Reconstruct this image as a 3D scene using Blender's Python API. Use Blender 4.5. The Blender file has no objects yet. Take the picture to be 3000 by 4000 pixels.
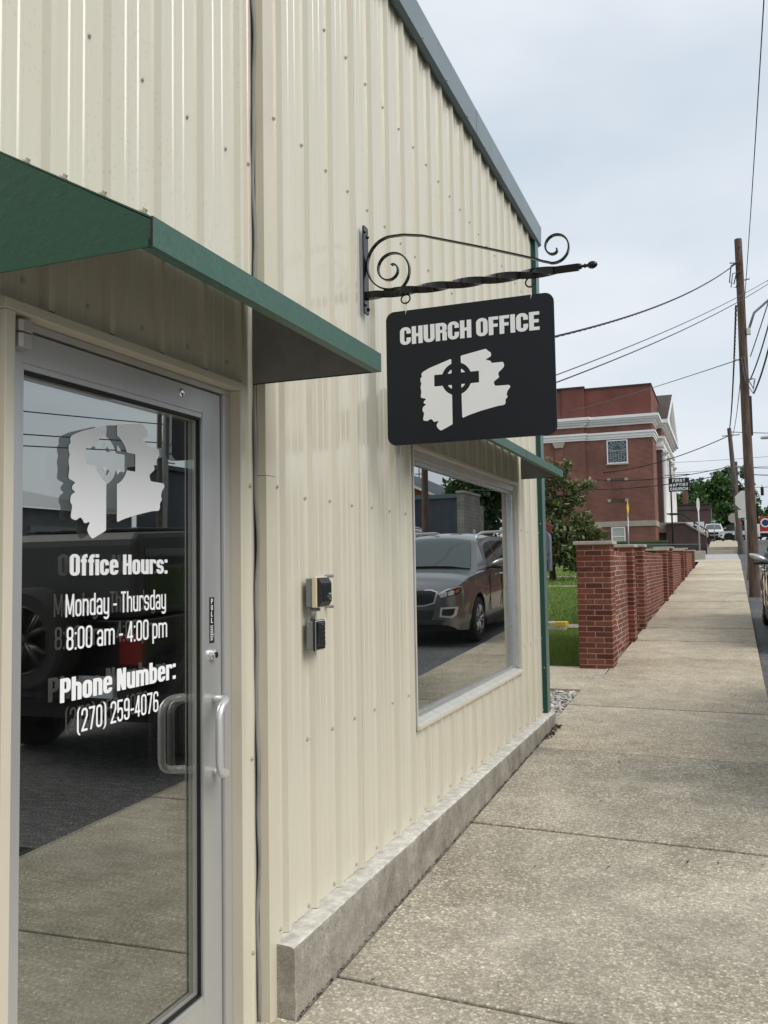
import bpy, bmesh, math, random
import numpy as np
from mathutils import Vector, Matrix
R_ = math.radians
random.seed(7); rng = np.random.default_rng(7)
scn = bpy.context.scene
COL = scn.collection

# ------------------------------------------------------------------ camera
yaw, pitch, roll = R_(21.187), R_(3.561), R_(-0.9117)
F = Vector((-math.sin(yaw)*math.cos(pitch), math.cos(yaw)*math.cos(pitch), math.sin(pitch)))
r0 = Vector((math.cos(yaw), math.sin(yaw), 0)); u0 = r0.cross(F)
Rt = r0*math.cos(roll) + u0*math.sin(roll); Up = -r0*math.sin(roll) + u0*math.cos(roll)
cd = bpy.data.cameras.new('camera'); cam = bpy.data.objects.new('camera', cd); COL.objects.link(cam)
cd.sensor_fit = 'VERTICAL'; cd.sensor_height = 36.0; cd.lens = 3400.9/4000*36.0
cd.clip_start = 0.05; cd.clip_end = 3000
M = Matrix((Rt, Up, -F)).transposed().to_4x4(); M.translation = Vector((1.5, 0, 0))
cam.matrix_world = M
scn.camera = cam

# ------------------------------------------------------------------ sky, sun, exposure
SUN_EL, SUN_AZ = R_(44), R_(102)          # azimuth clockwise from +Y: the light comes from the street side
w = bpy.data.worlds.new('World'); scn.world = w; w.use_nodes = True
nt = w.node_tree; N = nt.nodes; L = nt.links
bg = N['Background']
sky = N.new('ShaderNodeTexSky'); sky.sky_type = 'NISHITA'; sky.sun_disc = False
sky.sun_elevation = SUN_EL; sky.sun_rotation = SUN_AZ; sky.air_density = 1.2; sky.dust_density = 3.0
tc = N.new('ShaderNodeTexCoord'); mp = N.new('ShaderNodeMapping'); mp.inputs['Scale'].default_value = (1.0, 1.0, 2.6)
L.new(tc.outputs['Generated'], mp.inputs['Vector'])
nz = N.new('ShaderNodeTexNoise'); nz.inputs['Scale'].default_value = 1.9; nz.inputs['Detail'].default_value = 5; nz.inputs['Roughness'].default_value = 0.5
L.new(mp.outputs[0], nz.inputs['Vector'])
rp = N.new('ShaderNodeValToRGB'); e = rp.color_ramp.elements
e[0].position = 0.34; e[0].color = (4.3, 4.9, 5.5, 1); e[1].position = 0.66; e[1].color = (5.9, 6.15, 6.45, 1)
L.new(nz.outputs['Fac'], rp.inputs[0])
mxw = N.new('ShaderNodeMix'); mxw.data_type = 'RGBA'; mxw.inputs['Factor'].default_value = 0.90
L.new(sky.outputs[0], mxw.inputs['A']); L.new(rp.outputs[0], mxw.inputs['B'])
L.new(mxw.outputs['Result'], bg.inputs['Color']); bg.inputs['Strength'].default_value = 0.10
sl = bpy.data.lights.new('sun', 'SUN'); sl.energy = 1.5; sl.angle = R_(38); sl.color = (1.0, 0.965, 0.90)
so = bpy.data.objects.new('sun', sl); COL.objects.link(so)
sd = Vector((math.sin(SUN_AZ)*math.cos(SUN_EL), math.cos(SUN_AZ)*math.cos(SUN_EL), math.sin(SUN_EL)))
so.rotation_euler = (-sd).to_track_quat('-Z', 'Y').to_euler(); so.location = (20, -10, 40)
vs = scn.view_settings; vs.view_transform = 'Standard'; vs.look = 'None'; vs.exposure = 0.60; vs.gamma = 1.0; vs.use_curve_mapping = False
scn.render.engine = 'CYCLES'
scn.cycles.max_bounces = 8; scn.cycles.transparent_max_bounces = 12

# ------------------------------------------------------------------ helpers
def tag(o, label=None, cat=None, group=None, kind=None):
    for k, v in (('label', label), ('category', cat), ('group', group), ('kind', kind)):
        if v: o[k] = v
    return o
def empty(name, loc=(0, 0, 0), rz=0.0, label=None, cat=None, group=None, rx=0.0):
    o = bpy.data.objects.new(name, None); COL.objects.link(o); o.location = loc; o.rotation_euler = (rx, 0, rz); o.empty_display_size = .2
    return tag(o, label, cat, group)
def keep(ch, par):
    ch.parent = par
    ch.matrix_parent_inverse = Matrix.LocRotScale(par.location, par.rotation_euler, None).inverted()
def copy_tree(o, parent=None, sub=None):
    c = o.copy(); COL.objects.link(c)
    if parent is not None: c.parent = parent
    if sub and c.type == 'MESH':
        for s in c.material_slots:
            om = s.material
            if om and om.name in sub: s.link = 'OBJECT'; s.material = sub[om.name]
    for ch in list(o.children): copy_tree(ch, c, sub)
    return c

class MB:
    def __init__(s): s.v = []; s.f = []
    def add(s, vs_, fs):
        n = len(s.v); s.v += [tuple(p) for p in vs_]; s.f += [tuple(i+n for i in f) for f in fs]; return s
    def box(s, x0, x1, y0, y1, z0, z1):
        return s.add([(x0,y0,z0),(x1,y0,z0),(x1,y1,z0),(x0,y1,z0),(x0,y0,z1),(x1,y0,z1),(x1,y1,z1),(x0,y1,z1)],
                     [(0,3,2,1),(4,5,6,7),(0,1,5,4),(1,2,6,5),(2,3,7,6),(3,0,4,7)])
    def prism(s, pts, axis, a, b):
        n = len(pts)
        def P(p, t): return {'x': (t, p[0], p[1]), 'y': (p[0], t, p[1]), 'z': (p[0], p[1], t)}[axis]
        return s.add([P(p, a) for p in pts]+[P(p, b) for p in pts],
                     [tuple(range(n))[::-1], tuple(range(n, 2*n))]+[(i, (i+1) % n, n+(i+1) % n, n+i) for i in range(n)])
    def tube(s, pts, rad, n=8, cap=True):
        pts = [Vector(p) for p in pts]; m = len(pts)
        if not hasattr(rad, '__len__'): rad = [rad]*m
        ref = None; vs_ = []
        for i, p in enumerate(pts):
            t = (pts[min(i+1, m-1)]-pts[max(i-1, 0)]).normalized()
            if ref is None:
                ref = Vector((0, 0, 1)) if abs(t.z) < .9 else Vector((1, 0, 0))
            a = (ref-t*ref.dot(t)).normalized(); b = t.cross(a); ref = a
            for k in range(n):
                th = 2*math.pi*k/n; vs_.append(p+(a*math.cos(th)+b*math.sin(th))*rad[i])
        fs = [(i*n+k, i*n+(k+1) % n, (i+1)*n+(k+1) % n, (i+1)*n+k) for i in range(m-1) for k in range(n)]
        if cap: fs += [tuple(range(n))[::-1], tuple(range((m-1)*n, m*n))]
        return s.add(vs_, fs)
    def lathe(s, prof, c=(0, 0, 0), axis='z', n=24):
        vs_ = []
        for r, h in prof:
            for k in range(n):
                t = 2*math.pi*k/n; a, b = r*math.cos(t), r*math.sin(t)
                p = {'z': (a, b, h), 'y': (a, h, b), 'x': (h, a, b)}[axis]
                vs_.append((p[0]+c[0], p[1]+c[1], p[2]+c[2]))
        m = len(prof)
        return s.add(vs_, [(i*n+k, i*n+(k+1) % n, (i+1)*n+(k+1) % n, (i+1)*n+k) for i in range(m-1) for k in range(n)])
    def grid(s, fn, nu, nv):
        vs_ = [fn(i/nu, j/nv) for i in range(nu+1) for j in range(nv+1)]
        return s.add(vs_, [(i*(nv+1)+j, (i+1)*(nv+1)+j, (i+1)*(nv+1)+j+1, i*(nv+1)+j+1) for i in range(nu) for j in range(nv)])
    def mesh(s, name):
        me = bpy.data.meshes.new(name); me.from_pydata(s.v, [], s.f); me.update()
        bm = bmesh.new(); bm.from_mesh(me); bmesh.ops.recalc_face_normals(bm, faces=bm.faces[:]); bm.to_mesh(me); bm.free()
        return me
    def build(s, name, mat, parent=None, smooth=False, bevel=0, label=None, cat=None, group=None, kind=None, auto=None, local=False, recalc=True):
        me = s.mesh(name) if recalc else bpy.data.meshes.new(name)
        if not recalc: me.from_pydata(s.v, [], s.f); me.update()
        return link(me, name, mat, parent, smooth, bevel, label, cat, group, kind, auto, local)
def link(me, name, mat, parent=None, smooth=False, bevel=0, label=None, cat=None, group=None, kind=None, auto=None, local=False):
    o = bpy.data.objects.new(name, me); COL.objects.link(o)
    if mat: me.materials.append(mat)
    if smooth or auto:
        me.polygons.foreach_set('use_smooth', [True]*len(me.polygons))
        if auto:
            bm = bmesh.new(); bm.from_mesh(me)
            for ed in bm.edges:
                if len(ed.link_faces) == 2 and ed.calc_face_angle(0) > R_(auto): ed.smooth = False
            bm.to_mesh(me); bm.free()
    if bevel:
        md = o.modifiers.new('bevel', 'BEVEL'); md.width = bevel; md.segments = 2; md.limit_method = 'ANGLE'; md.angle_limit = R_(40)
    if parent is not None:
        if local: o.parent = parent
        else: keep(o, parent)
    return tag(o, label, cat, group, kind)

# ------------------------------------------------------------------ materials
def newmat(name):
    m = bpy.data.materials.new(name); m.use_nodes = True
    return m, m.node_tree.nodes, m.node_tree.links, m.node_tree.nodes['Principled BSDF']
def ramp(N, L, src, stops):
    r = N.new('ShaderNodeValToRGB'); el = r.color_ramp.elements
    while len(el) < len(stops): el.new(0.5)
    for i, (p, c) in enumerate(stops):
        el[i].position = p; el[i].color = (*c, 1) if len(c) == 3 else c
    L.new(src, r.inputs[0]); return r.outputs[0]
def coords(N, L, scale=(1, 1, 1), kind='Object', rot=(0, 0, 0)):
    t = N.new('ShaderNodeTexCoord'); m = N.new('ShaderNodeMapping'); m.inputs['Scale'].default_value = scale; m.inputs['Rotation'].default_value = rot
    L.new(t.outputs[kind], m.inputs['Vector']); return m.outputs[0]
def noise(N, L, vec, scale, detail=4, rough=.55, dist=0):
    n = N.new('ShaderNodeTexNoise'); n.inputs['Scale'].default_value = scale; n.inputs['Detail'].default_value = detail
    n.inputs['Roughness'].default_value = rough; n.inputs['Distortion'].default_value = dist; L.new(vec, n.inputs['Vector']); return n.outputs['Fac']
def mixc(N, L, a, b, fac, mode='MIX'):
    m = N.new('ShaderNodeMix'); m.data_type = 'RGBA'; m.blend_type = mode
    for k, v in (('Factor', fac), ('A', a), ('B', b)):
        if isinstance(v, (int, float)): m.inputs[k].default_value = v
        elif isinstance(v, tuple): m.inputs[k].default_value = (*v[:3], 1)
        else: L.new(v, m.inputs[k])
    return m.outputs['Result']
def bump(N, L, p, h, strength, dist=.01):
    b = N.new('ShaderNodeBump'); b.inputs['Strength'].default_value = strength; b.inputs['Distance'].default_value = dist
    L.new(h, b.inputs['Height']); L.new(b.outputs[0], p.inputs['Normal']); return b
def mat(name, col, rough=.6, metal=0.0, var=None, bmp=None, stretch=(1, 1, 1), spec=.5, coat=0.0, rvar=0):
    m, N, L, p = newmat(name)
    p.inputs['Base Color'].default_value = (*col, 1); p.inputs['Roughness'].default_value = rough; p.inputs['Metallic'].default_value = metal
    p.inputs['Specular IOR Level'].default_value = spec; p.inputs['Coat Weight'].default_value = coat; p.inputs['Coat Roughness'].default_value = .05
    if var or bmp:
        v = coords(N, L, stretch)
        if var:
            sc, am = var; n = noise(N, L, v, sc, 6, .6)
            d = tuple(max(0, c*(1-am)) for c in col); b = tuple(min(1, c*(1+am)) for c in col)
            L.new(ramp(N, L, n, [(.25, d), (.75, b)]), p.inputs['Base Color'])
            if rvar: L.new(ramp(N, L, n, [(.3, (rough-rvar,)*3), (.7, (rough+rvar,)*3)]), p.inputs['Roughness'])
        if bmp:
            sc, st = bmp[:2]; bump(N, L, p, noise(N, L, v, sc, 5, .6), st, bmp[2] if len(bmp) > 2 else .01)
    return m

def siding_mat(name, spots):
    m, N, L, p = newmat(name)
    v = coords(N, L, (6, 6, .35)); n1 = noise(N, L, v, 2.2, 5, .6)
    base = ramp(N, L, n1, [(.25, (.592, .552, .442)), (.75, (.635, .597, .488))])
    # run-off streaks low down and grime, each with its own shape
    v2 = coords(N, L, (30, 30, .8)); n2 = noise(N, L, v2, 1.5, 4, .7)
    st = ramp(N, L, n2, [(.60, (0, 0, 0)), (.9, (.14, .14, .14))])
    col = mixc(N, L, base, (.42, .36, .24), st)
    if spots:
        v3 = coords(N, L, (1, 1, .8)); vo = N.new('ShaderNodeTexVoronoi'); vo.inputs['Scale'].default_value = 46; L.new(v3, vo.inputs['Vector'])
        d = ramp(N, L, vo.outputs['Distance'], [(.16, (1, 1, 1)), (.26, (0, 0, 0))])
        n3 = ramp(N, L, noise(N, L, v3, 1.6, 3), [(.46, (0, 0, 0)), (.62, (.30, .30, .30))])
        col = mixc(N, L, col, (.42, .385, .30), mixc(N, L, d, n3, 1.0, 'MULTIPLY'))
    L.new(col, p.inputs['Base Color'])
    L.new(ramp(N, L, n1, [(.3, (.13,)*3), (.7, (.21,)*3)]), p.inputs['Roughness'])
    p.inputs['Specular IOR Level'].default_value = .75
    bump(N, L, p, mixc(N, L, noise(N, L, coords(N, L, (1, 1, .10)), 5, 2), noise(N, L, coords(N, L, (1, 1, .5)), 1.7, 2), .7), .22, .012)
    return m
M_SID = siding_mat('siding_cream', False); M_SIDL = siding_mat('siding_cream_spotted', True)
M_TRIM = mat('trim_cream', (.59, .54, .43), .33, var=(3, .05))
M_SCREW = mat('screw_zinc', (.55, .52, .43), .35, .35)
M_GREEN = mat('awning_green', (.0105, .072, .043), .40, var=(2.5, .10), bmp=(48, .55, .005), rvar=.05)
M_GREENF = mat('awning_green_lit', (.042, .108, .080), .5, var=(90, .22), bmp=(75, .3, .004))  # speckled lip green, paler because the street-side light is put into the colour
M_GREENIN = mat('awning_inside', (.25, .255, .245), .7, var=(10, .2), bmp=(75, .3, .004))
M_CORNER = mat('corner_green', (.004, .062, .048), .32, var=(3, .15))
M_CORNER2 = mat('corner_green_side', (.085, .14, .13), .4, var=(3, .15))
M_RAKE = mat('eave_trim_green', (.15, .19, .205), .38, var=(2.5, .15), bmp=(5, .1, .02))
M_ALU = mat('aluminium', (.57, .57, .565), .36, .62, var=(4, .05), bmp=(300, .04, .002), stretch=(1, 1, .05))
M_ALUB = mat('aluminium_bright', (.70, .70, .70), .25, .9)
M_ALUOLD = mat('aluminium_weathered', (.50, .485, .46), .42, .5, var=(9, .10))
M_SILL = mat('window_sill_metal', (.58, .57, .53), .4, .35, var=(14, .14))
M_CHROME = mat('chrome', (.8, .8, .8), .08, 1.0)
M_BLACKG = mat('gasket_black', (.008, .008, .008), .5)
M_BLACKM = mat('bracket_black', (.006, .006, .007), .15, .0, spec=.38)
M_SIGNB = mat('sign_black', (.0105, .013, .019), .42, spec=.30, bmp=(500, .03, .001))
M_VINYL = mat('white_vinyl', (.90, .90, .91), .45, var=(8, .02))
M_STEEL = mat('galvanised', (.38, .40, .42), .45, .7, var=(12, .2))
M_CAULK = mat('caulk_grey', (.24, .24, .235), .7, var=(8, .2))
M_GREYBOX = mat('box_grey', (.20, .21, .215), .45, var=(12, .08), bmp=(300, .05, .001))
M_CREAMP = mat('box_cream', (.70, .60, .42), .4)
M_BLKP = mat('plastic_black', (.018, .019, .021), .38)
M_RED = mat('red_band', (.12, .012, .008), .6)
def plinth_mat():
    m, N, L, p = newmat('plinth_concrete')
    v = coords(N, L); a = noise(N, L, v, 5, 8, .7); b = noise(N, L, coords(N, L, (1, 1, .8)), 34, 6, .75); c = noise(N, L, v, 140, 3, .6)
    col = mixc(N, L, ramp(N, L, a, [(.3, (.20, .185, .155)), (.52, (.345, .32, .275)), (.75, (.50, .475, .42))]), ramp(N, L, b, [(.3, (.62, .61, .59)), (.65, (1, 1, 1))]), .7, 'MULTIPLY')
    col = mixc(N, L, col, ramp(N, L, c, [(.35, (.6, .6, .6)), (.65, (1.25, 1.22, 1.15))]), .6, 'MULTIPLY')
    L.new(col, p.inputs['Base Color']); p.inputs['Roughness'].default_value = .92; p.inputs['Specular IOR Level'].default_value = .2
    h = mixc(N, L, b, c, .4); bump(N, L, p, h, .75, .008); return m
M_PLINTH = plinth_mat()
def conc_mat(name, tone, dark, agg):
    m, N, L, p = newmat(name)
    g = N.new('ShaderNodeNewGeometry'); pos = g.outputs['Position']
    vo = N.new('ShaderNodeTexVoronoi'); vo.inputs['Scale'].default_value = 82; vo.inputs['Randomness'].default_value = 1; L.new(pos, vo.inputs['Vector'])
    sep = N.new('ShaderNodeSeparateColor'); L.new(vo.outputs['Color'], sep.inputs[0])
    peb = ramp(N, L, sep.outputs[0], [(.0, (.42, .40, .36)), (.35, (.75, .72, .64)), (.62, (1.0, .97, .90)), (.84, (1.25, 1.2, 1.08)), (.95, (1.9, 1.87, 1.8))])
    vo2 = N.new('ShaderNodeTexVoronoi'); vo2.inputs['Scale'].default_value = 170; L.new(pos, vo2.inputs['Vector'])
    sep2 = N.new('ShaderNodeSeparateColor'); L.new(vo2.outputs['Color'], sep2.inputs[0])
    fine = ramp(N, L, sep2.outputs[0], [(0, (.55, .53, .50)), (.6, (1, 1, 1)), (1, (1.35, 1.32, 1.26))])
    edge = ramp(N, L, vo.outputs['Distance'], [(.32, (1, 1, 1)), (.62, (.55, .53, .48))])
    patch = noise(N, L, pos, 1.15, 5, .6, .4); patch2 = noise(N, L, pos, 4.3, 6, .65)
    base = mixc(N, L, dark, tone, ramp(N, L, patch, [(.33, (0,)*3), (.66, (1,)*3)]))
    base = mixc(N, L, base, ramp(N, L, patch2, [(.3, (.74, .72, .68)), (.7, (1.14, 1.13, 1.1))]), .8, 'MULTIPLY')
    wear = ramp(N, L, noise(N, L, pos, .9, 4, .6), [(.3, (agg*.45,)*3), (.7, (agg,)*3)])
    col = mixc(N, L, base, mixc(N, L, peb, edge, 1.0, 'MULTIPLY'), wear, 'MULTIPLY')
    col = mixc(N, L, col, fine, .55*agg+.12, 'MULTIPLY')
    oi = N.new('ShaderNodeObjectInfo'); col = mixc(N, L, col, ramp(N, L, oi.outputs['Random'], [(0, (.90, .89, .87)), (1, (1.06, 1.06, 1.06))]), 1.0, 'MULTIPLY')
    vs_ = N.new('ShaderNodeTexVoronoi'); vs_.inputs['Scale'].default_value = 2.6; L.new(pos, vs_.inputs['Vector'])
    col = mixc(N, L, col, (.06, .055, .05), ramp(N, L, vs_.outputs['Distance'], [(.018, (.75,)*3), (.04, (0,)*3)]))
    L.new(col, p.inputs['Base Color']); p.inputs['Roughness'].default_value = .9; p.inputs['Specular IOR Level'].default_value = .22
    h = mixc(N, L, vo.outputs['Distance'], noise(N, L, pos, 120, 3), .5)
    bump(N, L, p, h, -.35*agg-.08, .006)
    return m
M_CONC1 = conc_mat('sidewalk_aggregate', (.60, .565, .50), (.425, .40, .35), .74)
M_CONC2 = conc_mat('sidewalk_tan', (.60, .54, .445), (.49, .44, .365), .62)
M_CONC3 = conc_mat('sidewalk_pale', (.62, .57, .46), (.53, .48, .38), .4)
M_JOINT = mat('joint_dirt', (.028, .025, .02), .95, var=(30, .4), bmp=(40, .5, .01))
def asphalt():
    m, N, L, p = newmat('asphalt'); g = N.new('ShaderNodeNewGeometry'); pos = g.outputs['Position']
    vo = N.new('ShaderNodeTexVoronoi'); vo.inputs['Scale'].default_value = 75; L.new(pos, vo.inputs['Vector'])
    sep = N.new('ShaderNodeSeparateColor'); L.new(vo.outputs['Color'], sep.inputs[0])
    a = ramp(N, L, sep.outputs[0], [(0, (.035, .035, .037)), (.7, (.075, .075, .076)), (1, (.19, .19, .185))])
    b = ramp(N, L, noise(N, L, pos, .7, 5), [(.3, (.75,)*3), (.7, (1.5,)*3)])
    L.new(mixc(N, L, a, b, 1, 'MULTIPLY'), p.inputs['Base Color']); p.inputs['Roughness'].default_value = .85
    bump(N, L, p, vo.outputs['Distance'], -.4, .008); return m
M_ASPH = asphalt()
M_GROUND = mat('ground_soil', (.06, .075, .03), .95, var=(.5, .4), bmp=(8, .4, .05))
def brick_tex(name, axis, c1=(.195, .057, .038), c2=(.125, .038, .028), mort=(.26, .185, .145), rough=.85):
    m, N, L, p = newmat(name); t = N.new('ShaderNodeTexCoord'); s = N.new('ShaderNodeSeparateXYZ'); L.new(t.outputs['Object'], s.inputs[0])
    c = N.new('ShaderNodeCombineXYZ'); L.new(s.outputs[axis], c.inputs[0]); L.new(s.outputs[2], c.inputs[1])
    b = N.new('ShaderNodeTexBrick'); b.inputs['Scale'].default_value = 1; b.inputs['Brick Width'].default_value = .215; b.inputs['Row Height'].default_value = .0775
    b.inputs['Mortar Size'].default_value = .0085; b.inputs['Mortar Smooth'].default_value = .1; b.inputs['Bias'].default_value = -.1
    b.inputs['Color1'].default_value = (*c1, 1); b.inputs['Color2'].default_value = (*c2, 1); b.inputs['Mortar'].default_value = (*mort, 1); L.new(c.outputs[0], b.inputs['Vector'])
    n = noise(N, L, t.outputs['Object'], .8, 5)
    L.new(mixc(N, L, b.outputs['Color'], ramp(N, L, n, [(.3, (.75,)*3), (.7, (1.2,)*3)]), 1, 'MULTIPLY'), p.inputs['Base Color'])
    p.inputs['Roughness'].default_value = rough; bump(N, L, p, b.outputs['Fac'], -.6, .01); return m
M_CHB = brick_tex('church_brick_side', 0); M_CHBX = brick_tex('church_brick_front', 1)
M_PAR = brick_tex('parapet_brick_side', 0, (.18, .040, .031), (.125, .030, .026), (.22, .12, .095)); M_PARX = brick_tex('parapet_brick_front', 1, (.18, .040, .031), (.125, .030, .026), (.22, .12, .095))
M_DKB = brick_tex('dark_brick_side', 0, (.075, .035, .032), (.05, .026, .026), (.16, .13, .12))
M_DKBX = brick_tex('dark_brick_front', 1, (.075, .035, .032), (.05, .026, .026), (.16, .13, .12))
M_BLOCK = brick_tex('concrete_block', 1, (.27, .255, .22), (.22, .205, .18), (.16, .15, .135)); 
for nd in M_BLOCK.node_tree.nodes:
    if nd.type == 'TEX_BRICK': nd.inputs['Brick Width'].default_value = .41; nd.inputs['Row Height'].default_value = .205; nd.inputs['Mortar Size'].default_value = .012
M_ORB = brick_tex('orange_brick', 0, (.25, .075, .035), (.20, .06, .03), (.24, .12, .08))
M_WHITE = mat('white_paint', (.78, .78, .77), .5, var=(3, .05))
M_STONE = mat('limestone', (.36, .33, .27), .8, var=(4, .15), bmp=(20, .2))
M_ROOF = mat('roof_shingle', (.055, .04, .034), .9, var=(6, .25), bmp=(14, .4, .02))
M_DKMETAL = mat('dark_grey_metal', (.045, .055, .072), .5, var=(2, .12))
M_CAP = mat('pier_cap_concrete', (.40, .37, .31), .9, var=(12, .18), bmp=(60, .4, .005))
M_MORT = mat('mortar', (.36, .30, .25), .95, var=(30, .15), bmp=(90, .4, .004))
def brick_obj_mat(name, island):
    m, N, L, p = newmat(name)
    if island: g = N.new('ShaderNodeNewGeometry'); rnd = g.outputs['Random Per Island']
    else: g = N.new('ShaderNodeObjectInfo'); rnd = g.outputs['Random']
    base = ramp(N, L, rnd, [(0, (.10, .032, .022)), (.25, (.15, .043, .027)), (.6, (.19, .056, .034)), (.9, (.235, .082, .052)), (1, (.085, .030, .025))])
    geo = N.new('ShaderNodeNewGeometry'); pos = geo.outputs['Position']
    n = noise(N, L, pos, 30, 5, .7); eff = ramp(N, L, noise(N, L, pos, 3.1, 4, .6), [(.62, (0,)*3), (.78, (.4,)*3)])
    col = mixc(N, L, base, ramp(N, L, n, [(.25, (.7,)*3), (.75, (1.25,)*3)]), 1, 'MULTIPLY'); col = mixc(N, L, col, (.42, .36, .33), eff)
    L.new(col, p.inputs['Base Color']); p.inputs['Roughness'].default_value = .85; p.inputs['Specular IOR Level'].default_value = .25
    s = N.new('ShaderNodeMapping'); s.inputs['Scale'].default_value = (85, 85, 1.5); L.new(pos, s.inputs[0])
    bump(N, L, p, noise(N, L, s.outputs[0], 1.6, 2), .8, .006); return m
M_BRK = brick_obj_mat('pier_brick', False); M_BRKS = brick_obj_mat('pier_brick_many', True)
def leaf_mat(name, stops, rough=.45):
    m, N, L, p = newmat(name); g = N.new('ShaderNodeNewGeometry')
    L.new(ramp(N, L, g.outputs['Random Per Island'], stops), p.inputs['Base Color']); p.inputs['Roughness'].default_value = rough; p.inputs['Specular IOR Level'].default_value = .4
    tr = N.new('ShaderNodeBsdfTranslucent'); tr.inputs['Color'].default_value = (.10, .16, .03, 1); mx = N.new('ShaderNodeMixShader'); mx.inputs[0].default_value = .18
    L.new(p.outputs[0], mx.inputs[1]); L.new(tr.outputs[0], mx.inputs[2]); L.new(mx.outputs[0], N['Material Output'].inputs[0]); return m
M_LEAF1 = leaf_mat('magnolia_leaf', [(0, (.045, .075, .030)), (.5, (.10, .14, .055)), (.8, (.17, .185, .07)), (1, (.30, .21, .08))], .35)
M_LEAF2 = leaf_mat('maple_leaf', [(0, (.025, .07, .018)), (.6, (.05, .125, .028)), (1, (.10, .19, .045))])
M_LEAF3 = leaf_mat('oak_leaf', [(0, (.018, .05, .016)), (.6, (.04, .095, .026)), (1, (.075, .14, .04))])
M_GRASS = leaf_mat('grass_blade', [(0, (.10, .17, .025)), (.6, (.18, .28, .05)), (1, (.30, .35, .10))], .6)
def bark(name, c, sc=(14, 14, 1.1)):
    m, N, L, p = newmat(name); v = coords(N, L, sc); n = noise(N, L, v, 1.6, 6, .7, .6); n2 = noise(N, L, coords(N, L), 1.3, 4)
    col = ramp(N, L, n, [(.3, tuple(x*.35 for x in c)), (.5, c), (.72, tuple(min(1, x*1.7) for x in c))])
    L.new(mixc(N, L, col, ramp(N, L, n2, [(.3, (.75,)*3), (.7, (1.25,)*3)]), 1, 'MULTIPLY'), p.inputs['Base Color'])
    p.inputs['Roughness'].default_value = .9; bump(N, L, p, n, .9, .02); return m
M_BARK = bark('bark', (.06, .045, .032)); M_POLE = bark('pole_wood_red', (.105, .068, .050)); M_POLE2 = bark('pole_wood_grey', (.10, .085, .072))
M_CABLE = mat('cable_black', (.012, .012, .014), .5); M_CABLEG = mat('cable_grey', (.10, .10, .11), .5)
# glass: two panes in the door, one mirror-dark pane in the window
def glass_mat(name, transparent, refl, tint):
    m, N, L, p = newmat(name); N.remove(p)
    g = N.new('ShaderNodeBsdfGlossy'); g.inputs['Roughness'].default_value = 0.0; g.inputs['Color'].default_value = (*tint, 1)
    if transparent: b = N.new('ShaderNodeBsdfTransparent'); b.inputs['Color'].default_value = (.87, .875, .86, 1)
    else: b = N.new('ShaderNodeBsdfDiffuse'); b.inputs['Color'].default_value = (.006, .0065, .0065, 1)
    fr = N.new('ShaderNodeFresnel'); fr.inputs['IOR'].default_value = 1.5
    mr = N.new('ShaderNodeMapRange'); mr.inputs['From Min'].default_value = .04; mr.inputs['From Max'].default_value = 1; mr.inputs['To Min'].default_value = refl; mr.inputs['To Max'].default_value = 1
    L.new(fr.outputs[0], mr.inputs['Value'])
    mx = N.new('ShaderNodeMixShader'); mx.inputs[0].default_value = refl
    if not transparent: L.new(mr.outputs[0], mx.inputs[0])
    L.new(b.outputs[0], mx.inputs[1]); L.new(g.outputs[0], mx.inputs[2])
    L.new(mx.outputs[0], N['Material Output'].inputs[0]); return m
M_GL1 = glass_mat('door_glass_outer', True, .11, (.92, .96, .95)); M_GL2 = glass_mat('door_glass_inner', False, .50, (.97, .97, .95))
M_GLW = glass_mat('window_glass', False, .50, (.96, .99, .98))
M_DKGLASS = mat('vehicle_glass', (.010, .012, .012), .04, spec=.6)

# ------------------------------------------------------------------ terrain profile
def interp(y, tab):
    xs = [a for a, b in tab]; return float(np.interp(y, xs, [b for a, b in tab]))
WALK = [(-300, -5.5), (-60, -3.16), (2.73, -1.53), (7.3, -1.411), (10, -1.32), (43, .07), (43.01, .02), (50, .40), (61, 1.05), (92, 1.9), (130, 2.9), (300, 4.2), (900, 6)]
def zw(y): return interp(y, WALK)
def zr(y): return zw(y)-interp(y, [(0, .08), (41, .08), (44, .05), (50, .05), (60, .12)])
def drift(y): return .0115*(y-10) if y > 10 else 0.0
YS = list(range(-300, -20, 40))+list(range(-20, 140, 4))+list(range(140, 900, 60))+[900]
def strip(name, x0, x1, zf, m, ys, **k):
    b = MB(); vs_ = []
    for y in ys:
        a = x0(y) if callable(x0) else x0; c = x1(y) if callable(x1) else x1
        vs_ += [(a, y, zf(y)), (c, y, zf(y))]
    b.add(vs_, [(2*i, 2*i+1, 2*i+3, 2*i+2) for i in range(len(ys)-1)])
    return b.build(name, m, **k)
strip('ground', -400, 500, lambda y: zr(y)-.25, M_GROUND, YS, kind='structure')
RED = lambda y: 1.86+drift(y)
strip('road', lambda y: RED(y)-.05, lambda y: 9.3+drift(y), zr, M_ASPH, YS, kind='structure')
strip('parking_lot', lambda y: 10.9+drift(y), 60, lambda y: zr(y)-.02, M_ASPH, [y for y in YS if -60 <= y <= 130], kind='structure')
strip('far_sidewalk', lambda y: 9.3+drift(y), lambda y: 10.95+drift(y), lambda y: zr(y)+.1, M_CONC2, YS, kind='structure')
def flat(name, x0, x1, y0, y1, zf, m, n=6, **k):
    ys = [y0+(y1-y0)*i/n for i in range(n+1)]
    return strip(name, x0, x1, zf, m, ys, **k)
flat('cross_street', -60, RED(46)-.04, 43.02, 50, lambda y: zr(y)+.012, mat('pale_road', (.42, .41, .385), .9, var=(.8, .15), bmp=(30, .2)), kind='structure')
flat('far_cross_street', -60, 80, 118, 131, lambda y: zr(y)+.016, M_ASPH, kind='structure')
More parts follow.
